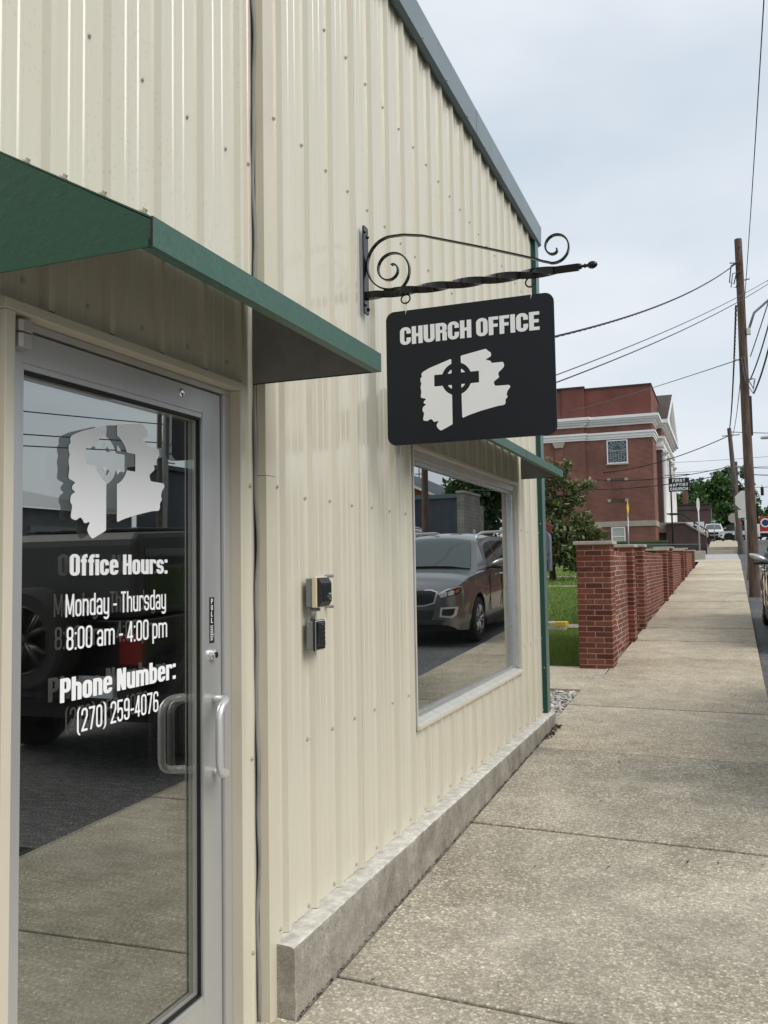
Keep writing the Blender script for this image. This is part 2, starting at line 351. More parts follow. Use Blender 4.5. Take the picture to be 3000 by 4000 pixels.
def lx(y):
    if y < 2.724: return -.055
    if y < 7.74: return .10
    if y < 10.5: return .045
    return .16+drift(y)
flat('bedding', lambda y: lx(y)-.02 if y < 7.7 else lx(y)+.05, lambda y: RED(y)-.03, -30, 43, lambda y: zw(y)-.03, M_JOINT, n=60, kind='structure')

# ------------------------------------------------------------------ sidewalk, slab by slab
sw = empty('sidewalk', (0, 0, -1.55)); tag(sw, kind='structure')
JN = [-8.3, -6.4, -4.5, -2.6, -.72, 1.15, 3.05, 4.93, 6.83, 8.62, 10.24, 11.93, 13.65, 15.3, 17.05, 18.8, 20.5, 22.2, 23.9, 25.6, 27.4, 29.2, 31, 32.8, 34.6, 36.4, 38.2, 40, 41.6, 43]
for i in range(len(JN)-1):
    ya, yb = JN[i], JN[i+1]; m = M_CONC1 if yb < 8 else (M_CONC2 if yb < 24 else M_CONC3)
    pts = []
    cuts = [ya]+[c for c in (2.724, 7.74, 10.5) if ya < c < yb]+[yb]
    g_ = .010 if yb < 9 else .011
    left = []
    for a, b in zip(cuts[:-1], cuts[1:]): left += [(lx(a+.01), a), (lx(b-.01), b)]
    right = [(RED(ya), ya), (RED(yb), yb)]
    def sk(x, y): return y-(.055*(x-.1) if y < 9.5 else .02*(x-.1))
    out = [(x, sk(x, y)+(g_ if y == ya else (-g_ if y == yb else 0))) for x, y in left]+[(x, sk(x, y)+(g_ if y == ya else -g_)) for x, y in right[::-1]]
    dz = random.uniform(-.003, .003) if yb < 12 else random.uniform(-.008, .008); n = len(out)
    b = MB(); b.add([(x, y, zw(y)+dz) for x, y in out]+[(x, y, zw(y)-.2) for x, y in out],
        [tuple(range(n)), tuple(range(n, 2*n))[::-1]]+[(k, n+k, n+(k+1) % n, (k+1) % n) for k in range(n)])
    b.build('slab', m, sw, bevel=.006)
pw = empty('garden_path', (-2, 10.4, zw(10.4))); tag(pw, kind='structure')
MB().add([(-7, 9.62, -1.352), (.035, 9.50, -1.345), (.145, 11.08, -1.288), (-7, 11.2, -1.29), (-7, 9.62, -1.6), (.035, 9.5, -1.6), (.145, 11.08, -1.6), (-7, 11.2, -1.6)],
         [(0, 1, 2, 3), (0, 4, 5, 1), (1, 5, 6, 2), (2, 6, 7, 3)]).build('slab', M_CONC2, pw)
MB().add([(.050, 10.24, -1.312), (.16, 10.24, -1.312), (.16, 11.06, -1.281), (.150, 11.06, -1.281)], [(0, 1, 2, 3)]).build('mortar_joint', M_CAP, pw)
flat('upper_sidewalk', lambda y: .80, lambda y: 2.15+drift(y)*.4, 51, 118, lambda y: zw(y)+.30-.3*min(1, max(0, (y-51)/40)), M_CONC3, n=20, kind='structure')
st = empty('sidewalk_steps', (1.4, 50.2, .4)); tag(st, kind='structure')
for k in range(2):
    MB().box(.72, 2.25, 50+.38*k, 51.3, .25, .40+.17*(k+1)).build('step', M_STONE, st, bevel=.015)

# ------------------------------------------------------------------ metal office building
B = empty('office_building', (-4, 2, -1.55), label='cream ribbed metal office building with green trim and a low concrete plinth', cat='building')
def prof(y0, y1, ys0, seam0=None):
    """ribbed sheet profile (y, out): 9 inch ribs with two small stiffeners between"""
    pts = []
    k0 = int(math.floor((y0-ys0)/.2286))-1
    for k in range(k0, k0+int((y1-y0)/.2286)+4):
        a = ys0+.2286*k
        pts += [(a, 0), (a+.011, .019), (a+.031, .019), (a+.042, 0)]
        for q in (.092, .148): pts += [(a+q, 0), (a+q+.005, .0028), (a+q+.014, .0028), (a+q+.019, 0)]
    ys = [p[0] for p in pts]; xs = [p[1] for p in pts]
    ins = [(y, x) for y, x in pts if y0 < y < y1]
    return [(y0, float(np.interp(y0, ys, xs)))]+ins+[(y1, float(np.interp(y1, ys, xs)))]
def sheet(b, y0, y1, z0, z1, ys0, X, lap=0.0):
    p = prof(y0, y1, ys0); n = len(p); vs_ = []
    for z in (z0, z1): vs_ += [(X+x+lap, y, z) for y, x in p]
    b.add(vs_, [(i, i+1, n+i+1, n+i) for i in range(n-1)])
def wallrun(y0, y1, seams, zb, zt, ys0, X, m, hole):
    e_ = [y0]+[s for s in seams if y0 < s < y1]+[y1]; hy0, hy1, hz0, hz1 = hole
    for i, (a, c) in enumerate(zip(e_[:-1], e_[1:])):
        b = MB(); cuts = [a]+[h for h in (hy0, hy1) if a < h < c]+[c]; lap = .0007*(i % 2)
        for u, v in zip(cuts[:-1], cuts[1:]):
            mid = (u+v)/2
            if hy0 < mid < hy1:
                if hz0 > zb:
                    b2 = b if abs(u-a) > 1e-6 or abs(v-c) > 1e-6 else MB()
                    sheet(b2, u, v, zb, hz0, ys0, X, lap)
                    if b2 is not b: b2.build('wall_panel', m, B, recalc=False)
                sheet(b, u, v, hz1, zt, ys0, X, lap)
            else: sheet(b, u, v, zb, zt, ys0, X, lap)
        b.build('wall_panel', m, B, recalc=False)
WIN = (4.235, 6.735, -.84, .635); DOOR = (1.515, 2.565, -3, .636)
RS, LS = 3.045, 1.645
wallrun(2.775, 7.66, [RS+.2286*2+.020+.9144*k for k in range(6)], -1.288, 2.98, RS, 0.0, M_SID, WIN)
wallrun(-5, 2.705, [LS-.2286*2+.02+.9144*k for k in range(-6, 6)], -1.56, 2.98, LS, -.03, M_SIDL, DOOR)
MB().box(-9, -.135, -5, 7.62, -1.7, 2.95).build('inner_wall', M_BLACKG, B)
MB().box(-9.0, .0, 7.622, 7.655, -1.32, 2.95).build('end_wall', M_SID, B)
MB().add([(.02, -5, 3.03), (.02, 7.79, 3.03), (-4.5, 7.79, 3.75), (-4.5, -5, 3.75), (-9, 7.79, 3.03), (-9, -5, 3.03)], [(0, 1, 2, 3), (3, 2, 4, 5)]).build('roof', M_DKMETAL, B)
# eave trim with a folded lower lip, in three lengths
for a, c, dz in ((-5, 1.2, 0), (1.2, 5.55, .001), (5.55, 7.80, .002)):
    MB().prism([(.005, 2.905), (.035, 2.885), (.058+dz, 2.90), (.062+dz, 3.065), (.02, 3.085), (.004, 3.06)], 'x' if 0 else 'y', a, c-.004).build('eave_trim', M_RAKE, B)
eave = [o for o in B.children if o.name.startswith('eave_trim')]
def screw_mesh():
    b = MB(); b.lathe([(.0085, 0), (.0085, .0018), (.0045, .002), (.0045, .007), (.0, .0073)], axis='x', n=6); return b.mesh('screw')
SCM = screw_mesh(); SCM.materials.append(M_SCREW)
def screw(y, z, x):
    o = bpy.data.objects.new('screw', SCM); COL.objects.link(o); o.location = (x, y, z); keep(o, B); return o
for k in range(21):
    y = 3.022+.2286*k
    for z in (2.288, 1.672, .27, -.652, -1.264):
        if WIN[0]-.03 < y < WIN[1]+.03 and WIN[2]-.03 < z < WIN[3]+.03: continue
        if 7.6 < y: continue
        screw(y, z+random.uniform(-.006, .006), .001)
for k in (2, 6, 10, 14): screw(3.022+.2286*k+.075, 1.672, .001)
for z in (2.3, 1.65, .29): screw(2.757, z, .021)
screw(2.757, -1.252, .021)
for k in range(-8, 5):
    y = 1.848-.02+.2286*k
    for z in (2.4, 1.43, .69):
        if y < 2.69: screw(y-.012, z, -.029)
for z in (1.443, .287, -.65, -1.296): screw(2.655, z, -.029)
for k in range(9): screw(3.97+.4572*k, 2.916, .06)
# corner trim between the two wall sections, with the wavy bead of caulk in the gap
MB().box(-.017, .019, 2.683, 2.760, .325, 2.95).build('section_trim', M_TRIM, B, bevel=.002)
MB().box(-.019, .021, 2.682, 2.762, -1.56, .3235).build('section_trim', M_TRIM, B, bevel=.002)
MB().box(-.032, -.024, 2.684, 2.70, -1.56, 2.9).build('gap_backing', M_BLACKG, B)
pts = [(-.020+.0035*math.sin(z*7+1)+.003*math.sin(z*17), 2.6815+.002*math.sin(z*11)+.0015*math.sin(z*23), z) for z in np.arange(-1.55, 2.9, .06)]
MB().tube(pts, .0072, 6).build('caulk_bead', M_CAULK, B, smooth=True)
# plinth of poured concrete, edges worn
def plinth():
    b = MB(); ny = 190; prof_ = []
    for i in range(ny+1):
        y = 2.729+(7.70-2.729)*i/ny
        zb = zw(y)-.05; nzv = .0010*math.sin(y*6.1)+random.uniform(-.0016, .0016)
        row = [(-.01, -1.2895), (.045, -1.2905+.25*nzv), (.078, -1.2915+.5*nzv), (.0875, -1.296+nzv), (.0905, -1.306+nzv)]
        row += [(.0905+.0008*math.sin(y*9+k*2)+random.uniform(-.0012, .0012), -1.325+(zb+1.325)*k/7) for k in range(1, 8)]
        prof_.append([(x+random.uniform(-.0012, .0012), y, z+random.uniform(-.001, .001)) for x, z in row])
    m = len(prof_[0]); b.add([p for r in prof_ for p in r], [(i*m+k, (i+1)*m+k, (i+1)*m+k+1, i*m+k+1) for i in range(ny) for k in range(m-1)])
    for r, fl in ((prof_[0], 0), (prof_[-1], 1)):
        b.add([(-.01, r[0][1], r[-1][2])]+list(r), [tuple(range(m+1)) if fl else tuple(range(m+1))[::-1]])
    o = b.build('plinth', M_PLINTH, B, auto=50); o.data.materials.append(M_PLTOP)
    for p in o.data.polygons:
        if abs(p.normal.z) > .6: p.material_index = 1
    return o
M_PLTOP = mat('plinth_top_bleached', (.56, .54, .49), .92, var=(22, .34), bmp=(60, .6, .006))  # upward faces paler than the sides: light from above put into the colour
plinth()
# green corner trim
MB().box(-.02, .040, 7.600, 7.735, -1.286, 2.90).build('corner_trim', M_CORNER, B)
MB().box(.0405, .0425, 7.603, 7.737, -1.285, 2.90).build('corner_trim_face', M_CORNER2, B)  # lit street side: sky light put into a paler green
for z in (1.62, .35, -.9): screw(7.5985, z, .02)

# awnings: a sloping hood with a near end panel, a lip and a far end panel
def awning(y0, y1, xw, xf, ztop, zl, zlt, name):
    T = .004
    top = MB(); t_ = [(xw, y0, ztop), (xf, y0, zlt), (xf, y1, zlt), (xw, y1, ztop)]
    top.add(t_+[(x, y, z-T) for x, y, z in t_], [(0, 1, 2, 3), (7, 6, 5, 4), (0, 4, 5, 1), (2, 6, 7, 3), (3, 7, 4, 0)])
    a = top.build(name, M_GREEN, B)
    MB().box(xf-.002, xf+.003, y0, y1, zl, zlt+.001).build('lip', M_GREENF, a)
    MB().box(xf-.028, xf-.0025, y0+.006, y1-.006, zl, zl+.004).build('lip_return', M_GREENF, a)
    for y, s in ((y0, 1), (y1, -1)):
        e_ = MB(); q = [(xw, zl), (xf-.003, zl), (xf-.003, zlt-.005), (xw, ztop-.005)]; e_.prism(q, 'y', y+s*.0005, y+s*.003)
        e_.build('end_panel', M_GREEN, a)
        i_ = MB(); q = [(xw, zl+.004), (xf-.01, zl+.004), (xf-.01, zlt-.012), (xw, ztop-.015)]; i_.prism(q, 'y', y+s*.0035, y+s*.005); i_.build('end_lining', M_GREENIN, a)
    l_ = MB(); q = [(xw, y0+.008, ztop-.012), (xf-.01, y0+.008, zlt-.010), (xf-.01, y1-.008, zlt-.010), (xw, y1-.008, ztop-.012)]
    l_.add(q, [(0, 1, 2, 3)]); l_.build('lining', M_GREENIN, a)
    MB().box(xf-.0015, xf+.0034, y0-.0012, y0-.0002, zl+.001, zlt).build('corner_seam', M_BLACKG, a)
    e2 = MB(); e2.prism([(xw, zl-.001), (xf-.006, zl-.001), (xf-.006, zl+.016), (xw, zl+.016)], 'y', y0-.0035, y0-.0001); e2.build('end_flange', M_GREEN, a)
    for k in range(5):
        t = .06+.21*k; o = bpy.data.objects.new('hood_screw', SCM); COL.objects.link(o); o.location = (xf+(xw-xf)*t, y0+.012, zlt+(ztop-zlt)*t+.001); o.rotation_euler = (0, R_(-55), 0); o.scale = (1.4, 1.2, 1.2); keep(o, a)
    for y in np.arange(y0+.12, y1, .45):
        o = bpy.data.objects.new('screw', SCM); COL.objects.link(o); o.location = (xw+.014, y, ztop-.002); o.rotation_euler = (0, R_(-50), 0); keep(o, a); o.name = 'hood_screw'
    return a
def awning_door():
    a = awning(1.41, 2.649, -.010, .469, .955, .640, .700, 'door_awning'); return a
awning_door()
aw2 = awning(3.95, 6.867, .020, .351, .875, .676, .727, 'window_awning')
MB().box(.3545, .3555, 5.494, 5.498, .677, .727).build('lip_seam', M_BLACKG, aw2)

# window
wn = MB()
y0, y1, z0, z1 = WIN
for q in ((y0, y0+.016, z0, z1), (y1-.014, y1, z0, z1)): wn.box(-.02, .024, *q)
wn.box(-.09, .024, y0+.0165, y1-.0145, z1-.022, z1); wn.box(-.05, .030, y0+.0165, y1-.0145, z0, z0+.020)
W_ = wn.build('window', M_TRIM, B, bevel=.003)
MB().prism([(-.045, z0+.021), (.024, z0+.021), (.018, z0+.028), (-.030, z0+.044), (-.045, z0+.044)], 'y', y0+.017, y1-.015).build('sill', M_SILL, W_)
fy0, fy1, fz1 = y0+.017, y1-.015, z1-.0225
fr = MB(); fr.box(-.060, -.012, fy0, fy0+.012, z0+.0445, fz1); fr.box(-.060, .004, fy1-.022, fy1, z0+.0445, fz1)
fr.box(-.060, -.004, fy0+.0125, fy1-.0225, .568, fz1); fr.build('frame', M_ALUOLD, W_, bevel=.002)
st_ = MB(); st_.box(-.050, -.022, fy1-.034, fy1-.0225, -.775, .545); st_.box(-.050, -.026, fy0+.0125, fy1-.0225, .5455, .5675); st_.box(-.050, -.024, fy0+.0125, fy1-.0345, z0+.0445, -.7755)
st_.build('glazing_stop', M_ALUB, W_, bevel=.002)
MB().box(-.047, -.043, fy0+.0122, fy1-.0345, -.775, .545).build('glass', M_GLW, W_)
pts = [(.018, y0-.007+.002*math.sin(z*9)+.0015*math.sin(z*23), z) for z in np.arange(z0, z1+.02, .04)]
MB().tube(pts, .007, 6).build('caulk', M_CAULK, W_, smooth=True)
pts = [(.012, y0-.016+.001*math.sin(z*9), z) for z in np.arange(z0, z1+.02, .1)]
MB().tube(pts, .006, 6).build('caulk', M_BLACKG, W_, smooth=True)

# door trim, frame and door
dt = MB(); dy0, dy1, dz1 = DOOR[0], DOOR[1], DOOR[3]
dt.box(-.07, -.006, dy0, dy0+.030, -1.56, dz1-.0325); dt.box(-.07, -.006, dy1-.012, dy1, -1.56, dz1-.0325)
dt.prism([(-.07, dz1-.032), (-.002, dz1-.032), (-.002, dz1-.006), (-.03, dz1+.004), (-.07, dz1+.004)], 'y', dy0-.004, dy1+.004)
dt.build('door_trim', M_TRIM, B, bevel=.002)
df = MB(); df.box(-.13, -.050, dy0+.031, dy0+.0335, -1.56, .594); df.box(-.13, -.046, 2.512, dy1-.0125, -1.56, .5855); df.box(-.13, -.046, dy0+.034, dy1-.0125, .586, dz1-.0335)
df.build('door_frame', M_ALU, B, bevel=.002)
MB().box(-.134, -.1065, dy0+.034, 2.512, -1.56, .5857).build('door_gap', M_BLACKG, B)
dl = MB(); a, c = 1.553, 2.508
dl.box(-.105, -.058, 2.405, c, -1.535, .5815); dl.box(-.105, -.058, a, 1.620, -1.535, .5815)
dl.box(-.105, -.058, 1.6205, 2.4045, .505, .5815); dl.box(-.105, -.058, 1.6205, 2.4045, -1.535, -1.345)
DR = dl.build('door', M_ALU, B, bevel=.0015)
gs = MB(); gs.box(-.09, -.0605, 1.6207, 1.628, -1.3443, .5043); gs.box(-.09, -.0605, 2.4005, 2.4043, -1.3443, .5043); gs.box(-.09, -.0605, 1.6285, 2.400, -1.3443, -1.330); gs.box(-.09, -.0605, 1.6285, 2.400, .490, .5043)
gs.build('glass_stop', M_ALU, DR)
gk = MB(); gk.box(-.085, -.066, 1.6283, 1.631, -1.3297, .4897); gk.box(-.085, -.068, 2.3965, 2.4003, -1.3297, .4897); gk.box(-.085, -.066, 1.6313, 2.3962, -1.3297, -1.324); gk.box(-.085, -.066, 1.6313, 2.3962, .482, .4897)
gk.build('gasket', M_BLACKG, DR)
MB().add([(-.0755, 1.630, -1.329), (-.0755, 2.398, -1.329), (-.0755, 2.398, .486), (-.0755, 1.630, .486)], [(0, 1, 2, 3)]).build('outer_pane', M_GL1, DR)
MB().box(-.100, -.0930, 1.6208, 2.4042, -1.3447, .5047).build('inner_pane', M_GL2, DR)
sp = MB(); sp.box(-.0925, -.079, 2.391, 2.396, -1.324, .482); sp.box(-.0925, -.079, 1.6315, 1.635, -1.324, .482); sp.box(-.0925, -.079, 1.6352, 2.3908, .4785, .482); sp.box(-.0925, -.079, 1.6352, 2.3908, -1.324, -1.3205)
sp.build('spacer', M_ALUOLD, DR)
M_HANDLE = mat('handle_satin', (.74, .74, .74), .32, .6)
# pull handle: an offset bow on two posts
hp = []
ht, hb = -.420, -.652
half = [(-.060, 2.462, 0), (-.034, 2.462, 0), (-.018, 2.459, 0), (-.006, 2.450, .0), (.003, 2.436, -.001), (.009, 2.418, -.004), (.0125, 2.400, -.011), (.014, 2.388, -.021), (.0145, 2.382, -.034), (.0145, 2.380, -.05)]
hp = [(x, y, ht+z) for x, y, z in half]+[(x, y, hb-z) for x, y, z in half[::-1]]
MB().tube(hp, .0125, 16).build('pull_handle', M_HANDLE, DR, smooth=True)
lk = MB(); lk.lathe([(.0, .018), (.010, .018), (.0115, .014), (.0165, .012), (.0175, 0)], (-.0575, 2.452, -.278), 'x', 20); lk.build('lock_cylinder', M_CHROME, DR, smooth=False)
MB().box(-.0395, -.0390, 2.450, 2.454, -.284, -.272).build('keyhole', M_BLACKG, DR)
lb = MB().box(-.0575, -.0568, 2.438, 2.466, -.240, -.092).build('pull_sticker', M_BLKP, DR)
cp = MB().prism([(-.056, 1.568), (-.020, 1.568), (-.014, 1.578), (-.014, 1.604), (-.020, 1.614), (-.056, 1.614)], 'z', .528, .564); cp.build('pivot_cap', M_ALUOLD, DR, bevel=.003)
MB().prism([(-.045, 1.568), (-.020, 1.568), (-.014, 1.578), (-.014, 1.604), (-.020, 1.614), (-.045, 1.614)], 'z', .5665, .596).build('pivot_cap', M_ALUOLD, DR, bevel=.003)
MB().lathe([(.013, .0003), (.013, .0012), (.009, .0015), (.0, .0006)], (-.0462, 2.285, .580) if 0 else (-.0575, 2.285, .551), 'x', 20).build('closer_plug', M_CHROME, DR)
MB().box(-.3, -.045, 1.50, 2.60, -1.60, -1.537).build('threshold', M_ALUOLD, B, bevel=.004)

# ------------------------------------------------------------------ lettering: glyphs from distance fields
def _rect(X, Y, x0, y0, x1, y1): return np.maximum(np.maximum(x0-X, X-x1), np.maximum(y0-Y, Y-y1))
def _rr(X, Y, x0, y0, x1, y1, r):
    r = min(r, (x1-x0)/2, (y1-y0)/2); cx, cy = (x0+x1)/2, (y0+y1)/2
    qx = np.abs(X-cx)-((x1-x0)/2-r); qy = np.abs(Y-cy)-((y1-y0)/2-r)
    return np.hypot(np.maximum(qx, 0), np.maximum(qy, 0))+np.minimum(np.maximum(qx, qy), 0)-r
def U(*a): 
    r = a[0]
    for b in a[1:]: r = np.minimum(r, b)
    return r
def SUB(a, b): return np.maximum(a, -b)
def AND(a, b): return np.maximum(a, b)
def glyph(ch, W, s, h, xh):
    """returns (field fn, advance width); cap height 1, stem s, bar h, x-height xh"""
    wl = W*.96
    def ring(X, Y, x0, y0, x1, y1): 
        ro = (x1-x0)*.46; return SUB(_rr(X, Y, x0, y0, x1, y1, ro), _rr(X, Y, x0+s, y0+h, x1-s, y1-h, max(.004, ro-s*.75)))
    def R(X, Y, *q): return _rect(X, Y, *q)
    def diag(X, Y, xa, ya, xb, yb, wd): return AND(np.abs(X-(xa+(xb-xa)*(Y-ya)/(yb-ya)))-wd/2, np.maximum(min(ya, yb)-Y, Y-max(ya, yb)))
    def arch(X, Y, x0, x1, top): return AND(ring(X, Y, x0, -1, x1, top), -Y)
    D = dict(
     O=(lambda X, Y: ring(X, Y, 0, 0, W, 1), W), C=(lambda X, Y: SUB(ring(X, Y, 0, 0, W, 1), R(X, Y, s*1.05, .40, W+1, .62)), W),
     H=(lambda X, Y: U(R(X, Y, 0, 0, s, 1), R(X, Y, W-s, 0, W, 1), R(X, Y, s*.9, .5-h*.5, W-s*.9, .5+h*.5)), W),
     U=(lambda X, Y: AND(ring(X, Y, 0, 0, W, 2), Y-1), W), I=(lambda X, Y: R(X, Y, 0, 0, s, 1), s),
     F=(lambda X, Y: U(R(X, Y, 0, 0, s, 1), R(X, Y, 0, 1-h, W*.84, 1), R(X, Y, 0, .5-h*.4, W*.78, .5+h*.6)), W*.84),
     E=(lambda X, Y: U(R(X, Y, 0, 0, s, 1), R(X, Y, 0, 1-h, W*.86, 1), R(X, Y, 0, .5-h*.5, W*.8, .5+h*.5), R(X, Y, 0, 0, W*.86, h)), W*.86),
     L=(lambda X, Y: U(R(X, Y, 0, 0, s, 1), R(X, Y, 0, 0, W*.82, h)), W*.82),
     R=(lambda X, Y: U(R(X, Y, 0, 0, s, 1), SUB(U(_rr(X, Y, 0, .44, W, 1, W*.4), R(X, Y, 0, .44, W*.5, 1)), U(_rr(X, Y, s, .44+h*.9, W-s, 1-h, W*.12), R(X, Y, s, .44+h*.9, W*.5, 1-h))), AND(_rr(X, Y, W-s, -.3, W, .5, .06), np.maximum(-Y, Y-.5))), W),
     P=(lambda X, Y: U(R(X, Y, 0, 0, s, 1), SUB(U(_rr(X, Y, 0, .40, W, 1, W*.4), R(X, Y, 0, .40, W*.5, 1)), U(_rr(X, Y, s, .40+h, W-s, 1-h, W*.12), R(X, Y, s, .40+h, W*.5, 1-h)))), W),
     B=(lambda X, Y: U(SUB(U(_rr(X, Y, 0, .46, W, 1, W*.35), R(X, Y, 0, .46, W*.5, 1)), R(X, Y, s, .46+h, W-s, 1-h)), SUB(U(_rr(X, Y, 0, 0, W, .54, W*.35), R(X, Y, 0, 0, W*.5, .54)), R(X, Y, s, h, W-s, .54-h))), W),
     T=(lambda X, Y: U(R(X, Y, W*.45-s/2, 0, W*.45+s/2, 1), R(X, Y, 0, 1-h, W*.9, 1)), W*.9),
     N=(lambda X, Y: U(R(X, Y, 0, 0, s*.9, 1), R(X, Y, W-s*.9, 0, W, 1), diag(X, Y, s*.55, 1, W-s*.55, 0, s*1.1)), W),
     M=(lambda X, Y: U(R(X, Y, 0, 0, s*.9, 1), R(X, Y, W*1.3-s*.9, 0, W*1.3, 1), diag(X, Y, s*.5, 1, W*.65, .12, s*.95), diag(X, Y, W*1.3-s*.5, 1, W*.65, .12, s*.95)), W*1.3),
     A=(lambda X, Y: U(diag(X, Y, s*.5, 0, W*.55, 1, s), diag(X, Y, W*1.1-s*.5, 0, W*.55, 1, s), R(X, Y, W*.22, .22, W*.88, .22+h*.8)), W*1.1),
     S=(lambda X, Y: U(SUB(ring(X, Y, 0, .5-h*.5, W, 1), R(X, Y, W*.5, .45, W+1, .70)), SUB(ring(X, Y, 0, 0, W, .5+h*.5), R(X, Y, -1, .30, W*.5, .55))), W),
     o=(lambda X, Y: ring(X, Y, 0, 0, wl, xh), wl), c=(lambda X, Y: SUB(ring(X, Y, 0, 0, wl, xh), R(X, Y, s*1.05, xh*.40, 2, xh*.62)), wl),
     e=(lambda X, Y: U(SUB(ring(X, Y, 0, 0, wl, xh), R(X, Y, s*1.05, xh*.30, 2, xh*.46)), R(X, Y, s*.9, xh*.46, wl-s*.5, xh*.46+h*.8)), wl),
     n=(lambda X, Y: U(R(X, Y, 0, 0, s, xh), arch(X, Y, 0, wl, xh)), wl), h=(lambda X, Y: U(R(X, Y, 0, 0, s, 1), arch(X, Y, 0, wl, xh)), wl),
     m=(lambda X, Y: U(R(X, Y, 0, 0, s, xh), arch(X, Y, 0, wl, xh), arch(X, Y, wl-s, 2*wl-s, xh)), 2*wl-s),
     u=(lambda X, Y: U(R(X, Y, wl-s, 0, wl, xh), AND(ring(X, Y, 0, 0, wl, 2), Y-xh)), wl),
     y=(lambda X, Y: U(AND(ring(X, Y, 0, 0, wl, 2), Y-xh), R(X, Y, wl-s, -.12, wl, xh), SUB(ring(X, Y, 0, -.24, wl, .5), R(X, Y, -1, -.11, wl-s, 2))), wl),
     d=(lambda X, Y: U(R(X, Y, wl-s, 0, wl, 1), ring(X, Y, 0, 0, wl, xh)), wl), b=(lambda X, Y: U(R(X, Y, 0, 0, s, 1), ring(X, Y, 0, 0, wl, xh)), wl),
     p=(lambda X, Y: U(R(X, Y, 0, -.24, s, xh), ring(X, Y, 0, 0, wl, xh)), wl),
     a=(lambda X, Y: U(R(X, Y, wl-s, 0, wl, xh*.8), ring(X, Y, 0, 0, wl, xh*.56), SUB(ring(X, Y, 0, xh*.3, wl, xh), R(X, Y, -1, 0, wl-s, xh*.74))), wl),
     r=(lambda X, Y: U(R(X, Y, 0, 0, s, xh), AND(arch(X, Y, 0, wl, xh), np.maximum(xh*.72-Y, X-wl*.86))), wl*.82),
     s=(lambda X, Y: U(SUB(ring(X, Y, 0, xh*.5-h*.5, wl, xh), R(X, Y, wl*.5, xh*.40, 2, xh*.68)), SUB(ring(X, Y, 0, 0, wl, xh*.5+h*.5), R(X, Y, -1, xh*.32, wl*.5, xh*.6))), wl),
     f=(lambda X, Y: U(R(X, Y, W*.12, 0, W*.12+s, .84), AND(ring(X, Y, W*.12, .2, W*1.05, 1), np.maximum(.82-Y, X-W*.68)), R(X, Y, 0, xh-h, W*.62, xh)), W*.66),
     i=(lambda X, Y: U(R(X, Y, 0, 0, s, xh), R(X, Y, 0, 1-h*1.05, s, 1)), s))
    D.update({'0': (lambda X, Y: ring(X, Y, 0, 0, W, 1), W), '8': (lambda X, Y: U(ring(X, Y, .01, .5-h*.5, W-.01, 1), ring(X, Y, 0, 0, W, .5+h*.5)), W),
     '9': (lambda X, Y: U(ring(X, Y, 0, .40, W, 1), SUB(ring(X, Y, 0, 0, W, 1), R(X, Y, -1, .26, W-s, 2))), W),
     '6': (lambda X, Y: U(ring(X, Y, 0, 0, W, .60), SUB(ring(X, Y, 0, 0, W, 1), R(X, Y, s, -1, 2, .74))), W),
     '5': (lambda X, Y: U(R(X, Y, 0, 1-h, W*.94, 1), R(X, Y, 0, .42, s, 1), SUB(ring(X, Y, 0, 0, W, .64), R(X, Y, -1, .24, s*1.02, .46))), W),
     '2': (lambda X, Y: U(SUB(ring(X, Y, 0, .3, W, 1), U(R(X, Y, -1, 0, W-s*1.02, .70), R(X, Y, -1, 0, 2, .62))), diag(X, Y, s*.55, h*.6, W-s*.5, .64, s*1.12), R(X, Y, 0, 0, W*.97, h)), W),
     '4': (lambda X, Y: U(R(X, Y, W*.58, 0, W*.58+s, 1), diag(X, Y, s*.5, .24, W*.66, 1, s*1.0), R(X, Y, 0, .20, W*1.02, .20+h)), W),
     '7': (lambda X, Y: U(R(X, Y, 0, 1-h, W, 1), diag(X, Y, W*.34, 0, W-s*.52, 1-h*.5, s*1.05)), W),
     ':': (lambda X, Y: U(R(X, Y, 0, 0, s, s*.95), R(X, Y, 0, xh-s*.95, s, xh)), s), '-': (lambda X, Y: R(X, Y, 0, .36, W*.62, .36+h), W*.62),
     '(': (lambda X, Y: AND(SUB(_rr(X, Y, 0, -.16, W*1.4, 1.10, W*.7), _rr(X, Y, s, -.16+s*.3, W*1.4, 1.10-s*.3, W*.7)), X-W*.50), W*.5),
     ')': (lambda X, Y: AND(SUB(_rr(X, Y, -W*.9, -.16, W*.5, 1.10, W*.7), _rr(X, Y, -W*.9, -.16+s*.3, W*.5-s, 1.10-s*.3, W*.7)), -X), W*.5)})
    return D[ch]
